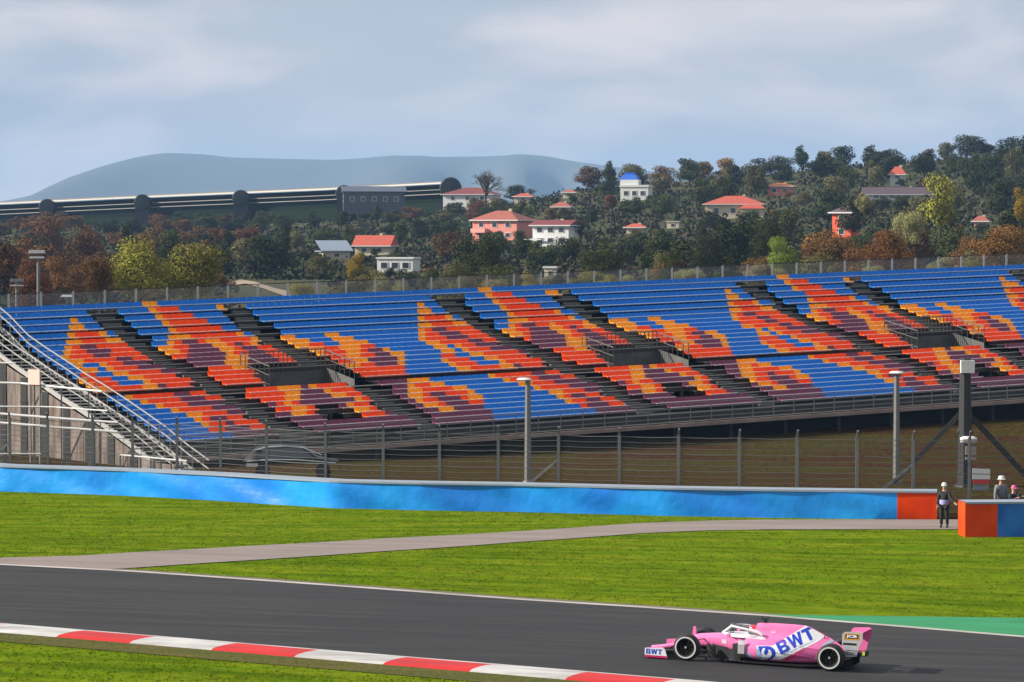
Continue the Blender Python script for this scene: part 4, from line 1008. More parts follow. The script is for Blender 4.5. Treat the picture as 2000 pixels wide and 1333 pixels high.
def person(X, Y, rz, label, coat, legs, hat, reach=None, arms='down', scale=1.0):
    z = g(X, Y); e = empty('person', (X, Y, z), rz, label=label, cat='person'); e.scale = (scale,) * 3
    # body faces local -y
    aL = [(-.24, 0, 1.16), (-.27, -.05, .88)] if arms == 'down' else [(-.24, -.05, 1.20), (-.14, -.28, 1.28)]
    aR = [(.24, 0, 1.16), (.27, -.05, .88)] if arms == 'down' else [(.24, -.05, 1.20), (.14, -.28, 1.30)]
    if reach: aR = reach
    V = [(0, 0, .95), (0, 0, 1.2), (0, .01, 1.42), (0, -.01, 1.52), (0, -.02, 1.63), (0, -.025, 1.71), (-.17, 0, 1.40), aL[0], aL[1], (.17, 0, 1.40), aR[0], aR[1],
         (-.10, 0, .88), (-.11, -.03, .50), (-.12, .0, .10), (-.12, -.14, .04), (.10, 0, .88), (.11, -.03, .50), (.12, .02, .10), (.12, -.12, .04)]
    Eg = [(0, 1), (1, 2), (2, 3), (3, 4), (4, 5), (2, 6), (6, 7), (7, 8), (2, 9), (9, 10), (10, 11), (0, 12), (12, 13), (13, 14), (14, 15), (0, 16), (16, 17), (17, 18), (18, 19)]
    Rd = [(.11, .09), (.11, .09), (.09, .07), .052, (.085, .1), (.06, .07), .05, .044, .036, .05, .048, .036, .095, .065, .045, .035, .095, .065, .045, .035]
    body = limb('body', V, Eg, Rd, SKIN, e)
    Vj = [(0, 0, .90), V[1], V[2], V[6], V[7], tuple(Vector(V[7]).lerp(Vector(V[8]), .9)), V[9], V[10], tuple(Vector(V[10]).lerp(Vector(V[11]), .9))]
    limb('jacket', Vj, [(0, 1), (1, 2), (2, 3), (3, 4), (4, 5), (2, 6), (6, 7), (7, 8)], [(.185, .15), (.17, .14), (.20, .145), .10, .07, .055, .10, .07, .055], coat, e)
    Vl = [V[0], V[12], V[13], V[14], V[16], V[17], V[18]]
    limb('trousers', Vl, [(0, 1), (1, 2), (2, 3), (0, 4), (4, 5), (5, 6)], [(.17, .135), .115, .085, .066, .115, .085, .066], legs, e)
    for i in (14, 18): limb('boot', [(V[i][0], V[i][1], .09), (V[i + 1][0], V[i + 1][1], .045), (V[i + 1][0], V[i + 1][1] - .05, .04)], [(0, 1), (1, 2)], [.06, (.05, .045), (.045, .04)], CARB0, e)
    for s_, w_ in ((-1, 8), (1, 11)):
        pe = Vector(V[w_]); d = (pe - Vector(V[w_ - 1])).normalized(); sd = d.orthogonal().normalized(); hv, he, hr = [tuple(pe), tuple(pe + d * .07)], [(0, 1)], [.03, .034]
        for k in range(5):
            a = pe + d * .09 + sd * (k - 1.8) * .019 if k < 4 else pe + d * .03 - sd * .045
            c = a + d * (.06, .075, .07, .055, .04)[k] + Vector((0, -.012, 0)); hv += [tuple(a), tuple(c)]; i = len(hv) - 2; he += [(1 if k < 4 else 0, i), (i, i + 1)]; hr += [.010, .008]
        limb('hand', hv, he, hr, SKIN, body)
    b = MB()
    if hat == 'cap': b.lathe([(.105, 1.66), (.112, 1.70), (.095, 1.77), (.05, 1.805), (0, 1.81)], n=18, c=(0, -.025, 0)); b.box((0, -.16, 1.685), (.15, .13, .018))
    else: b.lathe([(.17, 1.66), (.115, 1.68), (.11, 1.74), (.09, 1.78), (0, 1.79)], n=18, c=(0, -.025, 0))
    return e, b
JB = mat('jacket_black', (.012, .012, .016), .8); TB = mat('trousers_dark', (.015, .014, .016), .85)
X = (1846 - 1000) / 7000 * 127.5
e, b = person(X, 127.5, R(-20), 'marshal in a white cap and dark clothes standing in the barrier gap', JB, TB, 'cap', reach=[(.30, -.14, 1.14), (.47, -.24, 1.03)], scale=.9)
b.build('cap', LAMPW, e)
b = MB(); b.lathe([(.19, .93), (.195, .96), (.192, 1.10), (.18, 1.12)], n=20); b.build('waist_vest', mat('vest_lilac', (.36, .32, .62), .7), e)
X = (1957 - 1000) / 7000 * 128.6
e, b = person(X, 128.6, R(25), 'person in a wide white hat and grey shirt behind the near barrier', mat('shirt_grey', (.16, .17, .18), .85), TB, 'brim', arms='down', scale=1.0)
b.build('hat', LAMPW, e)
X = (1981 - 1000) / 7000 * 127.2
e, b = person(X, 127.2, R(40), 'person in a pink cap and black jacket holding a camera behind the near barrier', JB, TB, 'cap', arms='up', scale=.86)
b.build('cap', mat('cap_pink', (.72, .12, .30), .7), e)
c = empty('camera', e.location + Matrix.Rotation(R(40), 3, 'Z') @ Vector((0, -.34 * .86, 1.36 * .86)), R(40), label='black camera held by the person in the pink cap', cat='camera')
b = MB(); b.box((0, 0, 0), (.17, .09, .12)); b.box((0, 0, .08), (.07, .07, .05)); b.build('camera_body', JB, c); b = MB(); b.lathe([(0, -.26), (.045, -.26), (.05, -.16), (.036, -.04), (0, -.04)], axis='Y', n=14); b.build('lens', mat('lens_black', (.02, .02, .02), .3), c)

# ------------------------------------------------------------ the racing car; local x forward, y left (towards the camera), z up
PINK = mat('car_pink', (.80, .18, .42), .3, noise=(4, (.78, .16, .40), .5, (1, 1, 1)), coat=.6, spec=.5)
MAG = mat('car_magenta', (.52, .012, .12), .3, coat=.5); CWHITE = mat('car_white', (.74, .75, .78), .3, coat=.5); CBLUE = mat('car_logo_blue', (.008, .045, .50), .35, coat=.4)
LBLUE = mat('car_light_blue', (.30, .47, .68), .35); CARB = mat('carbon_black', (.010, .010, .011), .42, spec=.5); SILV = mat('car_silver', (.50, .51, .53), .35, metal=.2, coat=.4)
TYRE = mat('tyre_rubber', (.014, .014, .014), .75); TMARK = mat('tyre_white_band', (.62, .62, .60), .6); RIM = mat('wheel_rim', (.020, .019, .018), .35, metal=.6)
car = empty('racing_car', label='pink and white open wheel racing car numbered 11 speeding left along the track', cat='racing car')
def superell(hw, zb, zt, e=2.6, n=12):
    zc, hz = (zb + zt) / 2, (zt - zb) / 2; o = []
    for i in range(n + 1):
        a = -math.pi / 2 + math.pi * i / n; c, s_ = math.cos(a), math.sin(a)
        o.append((hw * abs(c) ** (2 / e), zc + hz * math.copysign(abs(s_) ** (2 / e), s_)))
    return o
def respline(pts, n=12):
    V = [Vector((a, b_, 0)) for a, b_ in pts]; return [(p.x, p.y) for p in resample(V, n + 1)]
def loft(b, secs, mi=0, yoff=None):
    rows = []
    for x, half in secs:
        rows.append([(x, y, z) for y, z in half] + [(x, -y, z) for y, z in reversed(half)][0:])
    b.grid(rows, mi)
    for r_ in (rows[0], rows[-1]): b.face(r_ if r_ is rows[-1] else list(reversed(r_)), mi)
def dense(secs, k=5):
    o = []
    for (xa, A_), (xb, B_) in zip(secs, secs[1:]):
        for i in range(k): t = i / k; o.append((lerp(xa, xb, t), [(lerp(p[0], q_[0], t), lerp(p[1], q_[1], t)) for p, q_ in zip(A_, B_)]))
    o.append(secs[-1]); return o
def smoothsecs(S_, it=2):
    for _ in range(it):
        S2 = [S_[0]]
        for a, m_, c in zip(S_, S_[1:], S_[2:]): S2.append((m_[0], [((p[0] + 2 * q_[0] + r_[0]) / 4, (p[1] + 2 * q_[1] + r_[1]) / 4) for p, q_, r_ in zip(a[1], m_[1], c[1])]))
        S2.append(S_[-1]); S_ = S2
    return S_
tub = [(1.16, superell(.06, .13, .21)), (1.05, superell(.09, .13, .22)), (.80, superell(.11, .14, .265)), (.50, superell(.13, .17, .33)), (.28, superell(.16, .22, .45)), (.10, superell(.185, .25, .545)), (-.10, superell(.21, .27, .60, 3.2)),
       (-.45, superell(.25, .28, .635, 3.4)), (-.80, superell(.29, .26, .66, 3.4)), (-1.05, superell(.33, .22, .60, 3.6)), (-1.50, superell(.35, .12, .60, 3.6)), (-1.72, superell(.35, .08, .66, 3.2))]
b = MB(); loft(b, smoothsecs(dense(tub))); 
eng = [(-1.60, [(0, .08), (.33, .10), (.36, .30), (.34, .50), (.26, .62), (.14, .70), (.135, .84), (.12, .92), (.07, .955), (0, .96)]),
       (-1.75, [(0, .08), (.34, .10), (.37, .30), (.35, .50), (.27, .62), (.155, .72), (.15, .85), (.12, .94), (.07, .975), (0, .98)]),
       (-2.10, [(0, .08), (.36, .10), (.42, .30), (.38, .50), (.27, .64), (.15, .74), (.12, .86), (.08, .95), (.04, .985), (0, .99)]),
       (-2.60, [(0, .08), (.36, .10), (.44, .26), (.37, .46), (.25, .60), (.13, .72), (.07, .86), (.03, .96), (.018, .985), (0, .99)]),
       (-2.90, [(0, .08), (.34, .10), (.40, .24), (.32, .42), (.21, .56), (.10, .68), (.045, .82), (.018, .95), (.014, .975), (0, .98)]),
       (-3.25, [(0, .08), (.25, .10), (.30, .22), (.24, .36), (.16, .48), (.08, .60), (.03, .70), (.016, .78), (.012, .81), (0, .815)]),
       (-3.55, [(0, .10), (.16, .12), (.20, .22), (.16, .32), (.11, .41), (.06, .50), (.025, .58), (.014, .64), (.010, .67), (0, .675)]),
       (-3.85, [(0, .18), (.08, .19), (.10, .24), (.09, .30), (.07, .35), (.05, .40), (.03, .44), (.015, .47), (.010, .49), (0, .495)])]
eng = [(x, respline(p, 20)) for x, p in eng]
loft(b, smoothsecs(dense(eng), 2))
for sg in (1, -1):
    pod = [(-1.42, .50, .21, .20, .60, 3.6), (-1.50, .52, .25, .14, .62, 3.6), (-1.75, .52, .29, .10, .625, 3.4), (-2.10, .50, .31, .09, .61, 3.2), (-2.50, .46, .31, .08, .56, 3.0), (-2.85, .39, .27, .08, .48, 2.8), (-3.15, .30, .20, .08, .38, 2.6), (-3.42, .22, .10, .09, .29, 2.4)]
    secs = []
    for x, yc, hw, zb_, zt_, e_ in pod:
        h_ = superell(hw, zb_, zt_, e_); ring = [(yc + y, z - (y * .22 if z > (zb_ + zt_) / 2 else y * -.12)) for y, z in h_] + [(yc - y, z + (y * .16 if z > (zb_ + zt_) / 2 else 0)) for y, z in reversed(h_)]
        secs.append((x, ring))
    secs = smoothsecs(dense(secs)); rows = [[(x, sg * y, z) for y, z in ring] for x, ring in secs]
    b.grid(rows); b.face(rows[0]); b.face(list(reversed(rows[-1])))
body = b.build('bodywork', PINK, car, smooth=True)
bm = bmesh.new(); bm.from_mesh(body.data); bmesh.ops.recalc_face_normals(bm, faces=bm.faces); bm.to_mesh(body.data); bm.free()
body.data.polygons.foreach_set('use_smooth', [len(p.vertices) == 4 for p in body.data.polygons])
# where it stands
CARP = gpt(1338, 1293); YAW = R(180 - 18.5)
ex = Vector((math.cos(YAW), math.sin(YAW), 0)); 
slope = (g(CARP.x - ex.x * 3.7, CARP.y - ex.y * 3.7) - CARP.z) / 3.7
X3 = Vector((ex.x, ex.y, -slope)).normalized(); Y3 = Vector((0, 0, 1)).cross(X3).normalized(); Z3 = X3.cross(Y3)
MC = Matrix((X3, Y3, Z3)).transposed().to_4x4()
CSC = .972
org = CARP - Y3 * .99 * CSC + Vector((0, 0, .022))          # the pixel marks the outer face of the near front tyre
MC = MC @ Matrix.Scale(CSC, 4); MC.translation = org; car.matrix_world = MC; MCI = MC.inverted()
bvh = BVHTree.FromPolygons([v.co.copy() for v in body.data.vertices], [tuple(p.vertices) for p in body.data.polygons])
CAML = MCI @ Vector((0, 0, H)); VD = (Vector((-1.9, .5, .5)) - CAML).normalized()     # one fixed direction, the decals wrap on the body along it
def px2car(px, py, y):
    """point of the car's local plane y = const behind a pixel of the reference layout"""
    d = (MCI.to_3x3() @ ray(px, py)); t = (y - CAML.y) / d.y; return CAML + d * t
def decal(polys, name, m, off=.006, parent=None, step=.018, zf=None):
    """flat outlines given on the photo's layout, cut fine and laid on the painted surface"""
    b = MB()
    bm = bmesh.new()
    for poly in polys:
        if isinstance(poly, bpy.types.Mesh): bm.from_mesh(poly); continue
        vs = [bm.verts.new((x, y, 0)) for x, y in poly]; bm.faces.new(vs)
    bmesh.ops.triangulate(bm, faces=[f for f in bm.faces if len(f.verts) > 4])
    xs = [v.co.x for v in bm.verts]; ys = [v.co.y for v in bm.verts]; stp = step * 78
    for k in range(int(min(xs) / stp), int(max(xs) / stp) + 1):
        bmesh.ops.bisect_plane(bm, geom=bm.verts[:] + bm.edges[:] + bm.faces[:], plane_co=(k * stp, 0, 0), plane_no=(1, 0, 0))
    for k in range(int(min(ys) / stp), int(max(ys) / stp) + 1):
        bmesh.ops.bisect_plane(bm, geom=bm.verts[:] + bm.edges[:] + bm.faces[:], plane_co=(0, k * stp, 0), plane_no=(0, 1, 0))
    dead = []
    for v in bm.verts:
        d = (MCI.to_3x3() @ ray(v.co.x, v.co.y)).normalized(); hit = bvh.ray_cast(CAML, d)
        if hit[0] is None: dead.append(v); continue
        v.co = hit[0] - d * off
    bmesh.ops.delete(bm, geom=dead, context='VERTS')
    bad = [f for f in bm.faces if max(e.calc_length() for e in f.edges) > .60]
    bmesh.ops.delete(bm, geom=bad, context='FACES')
    me = bpy.data.meshes.new(name); bm.to_mesh(me); bm.free(); me.materials.append(m)
    o = bpy.data.objects.new(name, me); col.objects.link(o); o.parent = parent or body; return o
def Z3P(X, Y): return (1450 + X / 7.143, 1190 + Y / 7.143)
def Z2P(X, Y): return (1240 + X / 7.692, 1190 + Y / 7.692)
def textmesh(s_, bold=.035, size=1.0):
    cu = bpy.data.curves.new('t', 'FONT'); cu.body = s_; cu.size = size; cu.offset = bold; cu.fill_mode = 'FRONT'; cu.dimensions = '2D'; cu.resolution_u = 4
    o = bpy.data.objects.new('t', cu); col.objects.link(o); dg = bpy.context.evaluated_depsgraph_get(); dg.update()
    me = bpy.data.meshes.new_from_object(o.evaluated_get(dg)); bpy.data.objects.remove(o); bpy.data.curves.remove(cu)
    xs = [v.co.x for v in me.vertices]; ys = [v.co.y for v in me.vertices]
    x0, x1, y0, y1 = min(xs), max(xs), min(ys), max(ys)
    for v in me.vertices: v.co = ((v.co.x - x0) / (x1 - x0), (v.co.y - y0) / (y1 - y0), 0)
    me.materials.clear(); return me
def blocktext(kind):
    """heavy block capitals as unit outlines"""
    G = {'B': [[(0, 0), (.26, 0), (.26, 1), (0, 1)], [(.26, 0), (.6, 0), (.82, .06), (.86, .24), (.8, .42), (.68, .5), (.55, .5), (.6, .3), (.5, .21), (.26, .21)], [(.26, .79), (.48, .79), (.58, .7), (.52, .5), (.68, .5), (.78, .6), (.82, .78), (.76, .94), (.58, 1), (.26, 1)], [(.26, .40), (.53, .40), (.60, .30), (.68, .5), (.52, .60), (.26, .60)]],
         'W': [[(0, 1), (.2, 0), (.44, 0), (.26, 1)], [(.2, 0), (.44, 0), (.62, .72), (.5, 1)], [(.5, 1), (.62, .72), (.80, 0), (.58, 0)], [(.40, 1), (.62, 1), (.80, 0), (.60, 0)], [(.80, 0), (1.04, 0), (1.24, 1), (.98, 1)], [(.60, 0), (.84, 0), (1.02, 1), (.98, 1)]],
         'T': [[(0, 1), (0, .78), (.86, .78), (.86, 1)], [(.30, .78), (.30, 0), (.56, 0), (.56, .78)]], '1': [[(.2, 0), (.45, 0), (.45, 1), (.25, 1), (0, .86), (0, .7), (.2, .78)]]}
    G['W'] = [[(0, 1), (.24, 1), (.42, 0), (.20, 0)], [(.20, 0), (.42, 0), (.68, 1), (.50, 1)], [(.50, 1), (.68, 1), (.94, 0), (.74, 0)], [(.74, 0), (.96, 0), (1.18, 1), (.94, 1)]]
    o = []; x = 0
    for c in kind:
        for p in G[c]: o.append([(x + a, b_) for a, b_ in p])
        x += max(a for p in G[c] for a, _ in p) + .08
    w_ = x - .08
    return [[(a / w_, b_) for a, b_ in p] for p in o]
def aff(polys, O, U, V): return [[(O[0] + U[0] * a + V[0] * c, O[1] + U[1] * a + V[1] * c) for a, c in p] for p in polys]
def affm(me, O, U, V):
    for v in me.vertices: a, c = v.co.x, v.co.y; v.co = (O[0] + U[0] * a + V[0] * c, O[1] + U[1] * a + V[1] * c, 0)
    return me
sub = lambda a, c: (a[0] - c[0], a[1] - c[1])
# white band across the side
decal([[Z3P(*p) for p in q_] for q_ in ([(188, 510), (420, 512), (560, 712), (275, 705)], [(420, 512), (930, 205), (1000, 235), (1200, 345), (1075, 440), (560, 712)])], 'white_band', CWHITE, .005)
decal([[Z3P(*p) for p in [(540, 712), (860, 540), (930, 540), (700, 690), (620, 716)]]], 'magenta_stripe', MAG, .006)
decal([[Z3P(*p) for p in [(50, 560), (150, 690), (60, 665)]], [Z3P(*p) for p in [(190, 545), (250, 560), (330, 706), (210, 700)]]], 'light_blue_patch', LBLUE, .008)
O_, U_, V_ = Z3P(538, 634), sub(Z3P(1030, 398), Z3P(538, 634)), sub(Z3P(455, 480), Z3P(538, 634))
V_ = (V_[0] * .98, V_[1] * 1.06)
decal(aff(blocktext('BWT'), O_, U_, V_), 'lettering', CBLUE, .010)
O_, U_ = Z3P(575, 655), sub(Z3P(1020, 440), Z3P(575, 655)); decal([affm(textmesh('BEST WATER TECHNOLOGY', .0), O_, U_, (-1.2, -2.6))], 'small_lettering', mat('lettering_grey', (.22, .24, .32), .5), .011, step=.1)
# round logo: blue disc with a white swirl
def arc(cx, cy, r_, a0, a1, n=14, sx=1, sy=1): return [(cx + math.cos(R(lerp(a0, a1, i / n))) * r_ * sx, cy - math.sin(R(lerp(a0, a1, i / n))) * r_ * sy) for i in range(n + 1)]
decal([[Z3P(*p) for p in arc(345, 615, 118, 88, -78, 16, .98, .84)] + [Z3P(290, 706), Z3P(215, 520)]], 'logo_disc', CBLUE, .010)
sw = [(285, 706), (262, 620), (280, 560), (330, 545), (395, 560), (420, 605), (405, 660), (360, 706)]
decal([[Z3P(*p) for p in arc(345, 625, 68, 60, -250, 22, .95, .95)]], 'logo_swirl', CWHITE, .014)
decal([[Z3P(*p) for p in [(318, 548), (362, 560), (352, 615), (330, 640), (300, 630), (305, 590)]]], 'logo_core', CBLUE, .018)
decal([[Z3P(*p) for p in [(270, 640), (345, 560), (290, 540), (262, 590)]], [Z3P(*p) for p in [(272, 700), (350, 704), (300, 650), (268, 640)]]], 'logo_tail', CWHITE, .015)
for dx in (0, 43): decal(aff(blocktext('1'), Z3P(1128 + dx, 415), sub(Z3P(1152, 415), Z3P(1128, 415)), sub(Z3P(1128, 332), Z3P(1128, 415))), 'number_one', MAG, .008)
decal([affm(textmesh('LS', .02), Z3P(405, 335), (8, 0), (0, -5))], 'crew_lettering', CWHITE, .008)
decal([[Z2P(*p) for p in [(1300, 455), (1372, 460), (1378, 525), (1305, 520)]]], 'side_sticker', mat('sticker_pale', (.72, .55, .62), .4), .006)
decal([[Z3P(*p) for p in [(1075, 525), (1180, 455), (1300, 395), (1310, 430), (1190, 500)]]], 'light_blue_patch', mat('car_pale_silver', (.42, .48, .58), .35), .007)
decal([[Z3P(*p) for p in [(700, 690), (930, 545), (1090, 560), (1000, 690)]]], 'painted_lower_shade', mat('car_pink_shaded', (.56, .055, .24), .3, coat=.5), .005)  # shade on the lower rear sidepod, painted as a darker pink
# cockpit surround, opening, halo
b = MB(); rows = []
for i in range(33):
    a = 2 * math.pi * i / 32; cx, rx, ry = -1.26, .56, .30
    x, y = cx + rx * math.cos(a), ry * math.sin(a) * (1 - .25 * math.cos(a) * (math.cos(a) > 0)); zr0 = .655 - .03 * math.cos(a) * 0
    rows.append([(x + .03 * math.cos(a), y * 1.16, .60), (x, y * 1.13, .665), (x - .02 * math.cos(a), y * 1.03, .690), (x - .04 * math.cos(a), y * .92, .675), (x - .05 * math.cos(a), y * .86, .60)])
b.grid(rows); b.build('cockpit_surround', CWHITE, car, smooth=True)
decal([[Z2P(*p) for p in [(1345, 365), (1440, 330), (1960, 425), (1960, 465), (1720, 440), (1500, 425), (1370, 405)]]], 'white_side', CWHITE, .006)
b = MB(); b.face([(-1.26 + .50 * math.cos(a) , .26 * math.sin(a), .622) for a in [2 * math.pi * i / 28 for i in range(28)]]); b.build('cockpit_floor', CARB, car)
b = MB()
arcp = [(-1.80, .27, .70), (-1.70, .285, .76), (-1.45, .30, .815), (-1.2, .27, .85), (-1.02, .18, .865), (-.95, .07, .865), (-.94, 0, .862)]
full_ = arcp + [(x, -y, z) for x, y, z in reversed(arcp[:-1])]
def cr(P, n=6):
    o = []
    for i in range(len(P) - 1):
        p0, p1, p2, p3 = [Vector(P[max(0, min(len(P) - 1, j))]) for j in (i - 1, i, i + 1, i + 2)]
        for k in range(n): t = k / n; o.append(.5 * ((2 * p1) + (p2 - p0) * t + (2 * p0 - 5 * p1 + 4 * p2 - p3) * t * t + (3 * p1 - p0 - 3 * p2 + p3) * t ** 3))
    o.append(Vector(P[-1])); return o
b.tube(cr(full_), .042, 8); ho = b.build('halo', CWHITE, car, smooth=True)
b = MB(); b.tube(cr([(x, y, z + .028) for x, y, z in full_[2:-2]]), .034, 8); b.build('halo_top_strip', mat('halo_dark', (.02, .03, .065), .35, coat=.5), ho, smooth=True)
b = MB(); b.tube(cr([(-.94, 0, .85), (-.86, 0, .78), (-.70, 0, .65)]), .045, 8)
for sg in (1, -1): b.tube(cr([(-.96, sg * .05, .885), (-1.2, sg * .22, .878), (-1.5, sg * .25, .842)]), .012, 6)
b.build('halo_pillar', CWHITE, car, smooth=True)
# airbox inlet, camera
b = MB(); b.face([(-1.597, y * .8, .83 + (z - .83) * .8) for y, z in [(.12, .74), (.13, .85), (.08, .93), (-.08, .93), (-.13, .85), (-.12, .74)]]); b.build('air_intake', CARB, car)
b = MB(); b.box((-1.80, 0, 1.02), (.08, .05, .12)); b.box((-1.78, 0, 1.085), (.20, .11, .06), top=.8); b.bar((-1.72, 0, 1.1), (-1.72, 0, 1.15), .015); b.bar((-1.86, 0, 1.1), (-1.86, 0, 1.14), .03); b.build('roll_hoop_camera', CARB, car)
# nose fin and camera pods
b = MB(); b.box((.05, 0, .665), (.10, .035, .20), top=.7); b.build('nose_sensor', PINK, car)
for sg in (1, -1):
    b = MB(); b.box((.42, sg * .17, .42), (.16, .07, .05), top=.8); b.build('camera_pod', PINK, car)
    b = MB(); b.box((-.98, sg * .52, .66), (.09, .20, .10), top=.85); b.bar((-1.0, sg * .42, .64), (-1.0, sg * .27, .60), .02); m_ = b.build('mirror', PINK, car); b = MB(); b.box((-1.03, sg * .52, .66), (.012, .16, .07)); b.build('mirror_glass', SILV, m_)
# front wing
b = MB()
def foil(b, x0, x1, z0, z1, y0, y1, th=.018, n=8, mi=0, dz=lambda t: 0, dx=lambda t: 0):
    rows = []
    for i in range(n + 1):
        t = i / n; y = lerp(y0, y1, t); a, c = dz(t), dx(t)
        rows.append([(x0 + c, y, z0 + a), (lerp(x0, x1, .3) + c, y, lerp(z0, z1, .2) + th + a), (x1 + c, y, z1 + a), (lerp(x0, x1, .4) + c, y, lerp(z0, z1, .25) - th * .6 + a), (x0 + c, y, z0 + a)])
    b.grid(rows, mi)
foil(b, 1.15, .90, .065, .09, -.98, .98, mi=0); 
b.build('main_plane', CARB, car)
for sg in (1, -1):
    for k in range(4):
        b = MB(); foil(b, .98 - k * .10, .86 - k * .10, .10 + k * .045, .155 + k * .052, sg * .14, sg * .97, .010, dz=lambda t: -.02 * (1 - t) * k * .3, dx=lambda t: -.12 * t + .06)
        b.build('wing_flap', PINK if k == 1 else CARB, car)
    ep = [(1.06, .03), (1.06, .26), (.98, .275), (.60, .30), (.53, .26), (.46, .03)]
    b = MB(); yo, yi = sg * 1.0, sg * .982; n = len(ep)
    b.face([(x, yo, z) for x, z in ep]); b.face([(x, yi, z) for x, z in reversed(ep)])
    for i in range(n): j = (i + 1) % n; b.face([(ep[i][0], yi, ep[i][1]), (ep[j][0], yi, ep[j][1]), (ep[j][0], yo, ep[j][1]), (ep[i][0], yo, ep[i][1])])
    e_ = b.build('endplate', PINK, car)
    b = MB(); y = sg * 1.003; b.face([(1.055, y, .085), (.475, y, .085), (.535, y, .255), (.6, y, .293), (1.055, y, .257)]); b.build('endplate_panel', CWHITE, e_)
    b = MB(); b.face([(1.055, y, .032), (.462, y, .032), (.475, y, .084), (1.055, y, .084)]); b.build('endplate_strip', MAG, e_)
    for p in aff(blocktext('BWT'), (0, 0), (1, 0), (0, 1)): pass
    b = MB()
    for p in blocktext('BWT'):
        if sg > 0: b.face([(1.02 - a * .42, y + .003, .115 + c * .13) for a, c in p])
        else: b.face([(.60 + a * .42, y - .003, .115 + c * .13) for a, c in p])
    b.build('lettering', CBLUE, e_)
# floor, plank, barge boards, diffuser
b = MB(); fl = [(-.55, .18), (-.95, .42), (-1.25, .72), (-1.45, .80), (-3.05, .80), (-3.35, .66), (-3.7, .55), (-4.05, .5)]
rows = [[(x, y, .075), (x, y, .045), (x, -y, .045), (x, -y, .075), (x, y, .075)] for x, y in fl]; b.grid(rows); b.build('floor', CARB, car)
for sg in (1, -1):
    for k, (xa, xb, ya, yb, h0, h1) in enumerate([(-.50, -.95, .24, .42, .40, .34), (-.62, -1.10, .36, .58, .36, .33), (-.75, -1.22, .48, .70, .30, .34), (-.95, -1.38, .60, .78, .26, .42), (-1.05, -1.42, .34, .52, .44, .52), (-.35, -.70, .24, .30, .38, .34)]):
        b = MB(); rows = []
        for i in range(7): t = i / 6; x = lerp(xa, xb, t); y = sg * (lerp(ya, yb, t) + .05 * math.sin(math.pi * t)); rows.append([(x, y, .06), (x, y, lerp(h0, h1, t)), (x, y + sg * .012, lerp(h0, h1, t)), (x, y + sg * .012, .06)])
        b.grid(rows); b.build('barge_board', CARB, car)
    b = MB(); b.box((-1.39, sg * .80, .43), (.17, .018, .34)); v_ = b.build('side_vane', SILV, car); b = MB(); b.box((-1.39, sg * .812, .53), (.15, .006, .10)); b.build('vane_sticker', CWHITE, v_)
    for k in range(5): b = MB(); x = -1.0 - k * .12; b.box((x, sg * .74, .07), (.07, .16, .012)); b.build('floor_slat', mat('floor_slat', (.09, .09, .09), .3, metal=.5), car)
    b = MB(); yy = sg * .56; b.box((-1.425, yy, .42), (.02, .30, .20)); b.build('side_inlet', CARB, car)
b = MB()
for y in (-.45, -.27, -.09, .09, .27, .45): b.face([(-3.6, y, .06), (-4.15, y, .08), (-4.15, y, .30), (-3.6, y, .10)])
b.face([(-3.55, -.5, .08), (-3.55, .5, .08), (-4.15, .5, .31), (-4.15, -.5, .31)]); b.build('diffuser', CARB, car)
# rear wing
foilb = MB(); foil(foilb, -3.98, -4.24, .80, .84, -.50, .50, .02); foilb.build('rear_main_plane', PINK, car)
foilb = MB(); foil(foilb, -4.20, -4.40, .85, .955, -.50, .50, .014); foilb.build('rear_flap', PINK, car)
foilb = MB(); foil(foilb, -4.0, -4.22, .36, .40, -.48, .48, .02); foilb.build('beam_wing', CARB, car)
for sg in (1, -1):
    rp = [(-3.90, .62), (-3.90, .90), (-3.96, .955), (-4.36, .985), (-4.42, .95), (-4.42, .78), (-4.34, .60), (-4.28, .36), (-4.0, .32), (-3.98, .50)]
    b = MB(); yo, yi = sg * .518, sg * .502; n = len(rp)
    b.face([(x, yo, z) for x, z in rp], 0); b.face([(x, yi, z) for x, z in reversed(rp)], 1)
    for i in range(n): j = (i + 1) % n; b.face([(rp[i][0], yi, rp[i][1]), (rp[j][0], yi, rp[j][1]), (rp[j][0], yo, rp[j][1]), (rp[i][0], yo, rp[i][1])], 1)
    e_ = b.build('rear_endplate', [SILV, PINK], car)
    for k in range(3): bb = MB(); z = .50 - k * .05; bb.box((-4.16 + .01 * k, sg * .521, z), (.28, .006, .014)); bb.build('louvre', CARB, e_)
    bb = MB(); bb.box((-4.10, sg * .521, .66), (.34, .006, .05)); bb.build('endplate_band', CARB, e_)
    # sponsor box: orange outline, dark field, white letters
    yq = sg * .5215
    bb = MB(); bb.face([(-3.94, yq, .755), (-4.34, yq, .765), (-4.34, yq, .935), (-3.96, yq, .925)]); bb.build('logo_frame', mat('logo_amber', (.62, .27, .03), .4), e_)
    bb = MB(); yq += sg * .003; bb.face([(-3.975, yq, .79), (-4.31, yq, .80), (-4.31, yq, .905), (-3.99, yq, .90)]); bb.build('logo_field', mat('logo_dark', (.035, .022, .012), .4), e_)
    tm = textmesh('JCB', .05)
    for v in tm.vertices: a, c = v.co.x, v.co.y; v.co = (-4.0 - a * .28 if sg > 0 else -4.28 + a * .28, yq + sg * .003, .803 + c * .09)
    tm.materials.append(CWHITE); o = bpy.data.objects.new('lettering', tm); col.objects.link(o); o.parent = e_
b = MB(); b.box((-4.10, 0, .34), (.36, .08, .10)); b.bar((-4.05, 0, .4), (-4.10, 0, .8), .03); b.build('rear_crash_structure', CARB, car)
b = MB(); b.box((-4.42, .10, .40), (.10, .26, .12)); b.build('rain_light_housing', CARB, car)
b = MB(); b.box((-4.40, .235, .41), (.06, .02, .09)); b.build('rain_light', mat('rain_light_yellow', (.55, .75, .05), .4), car)
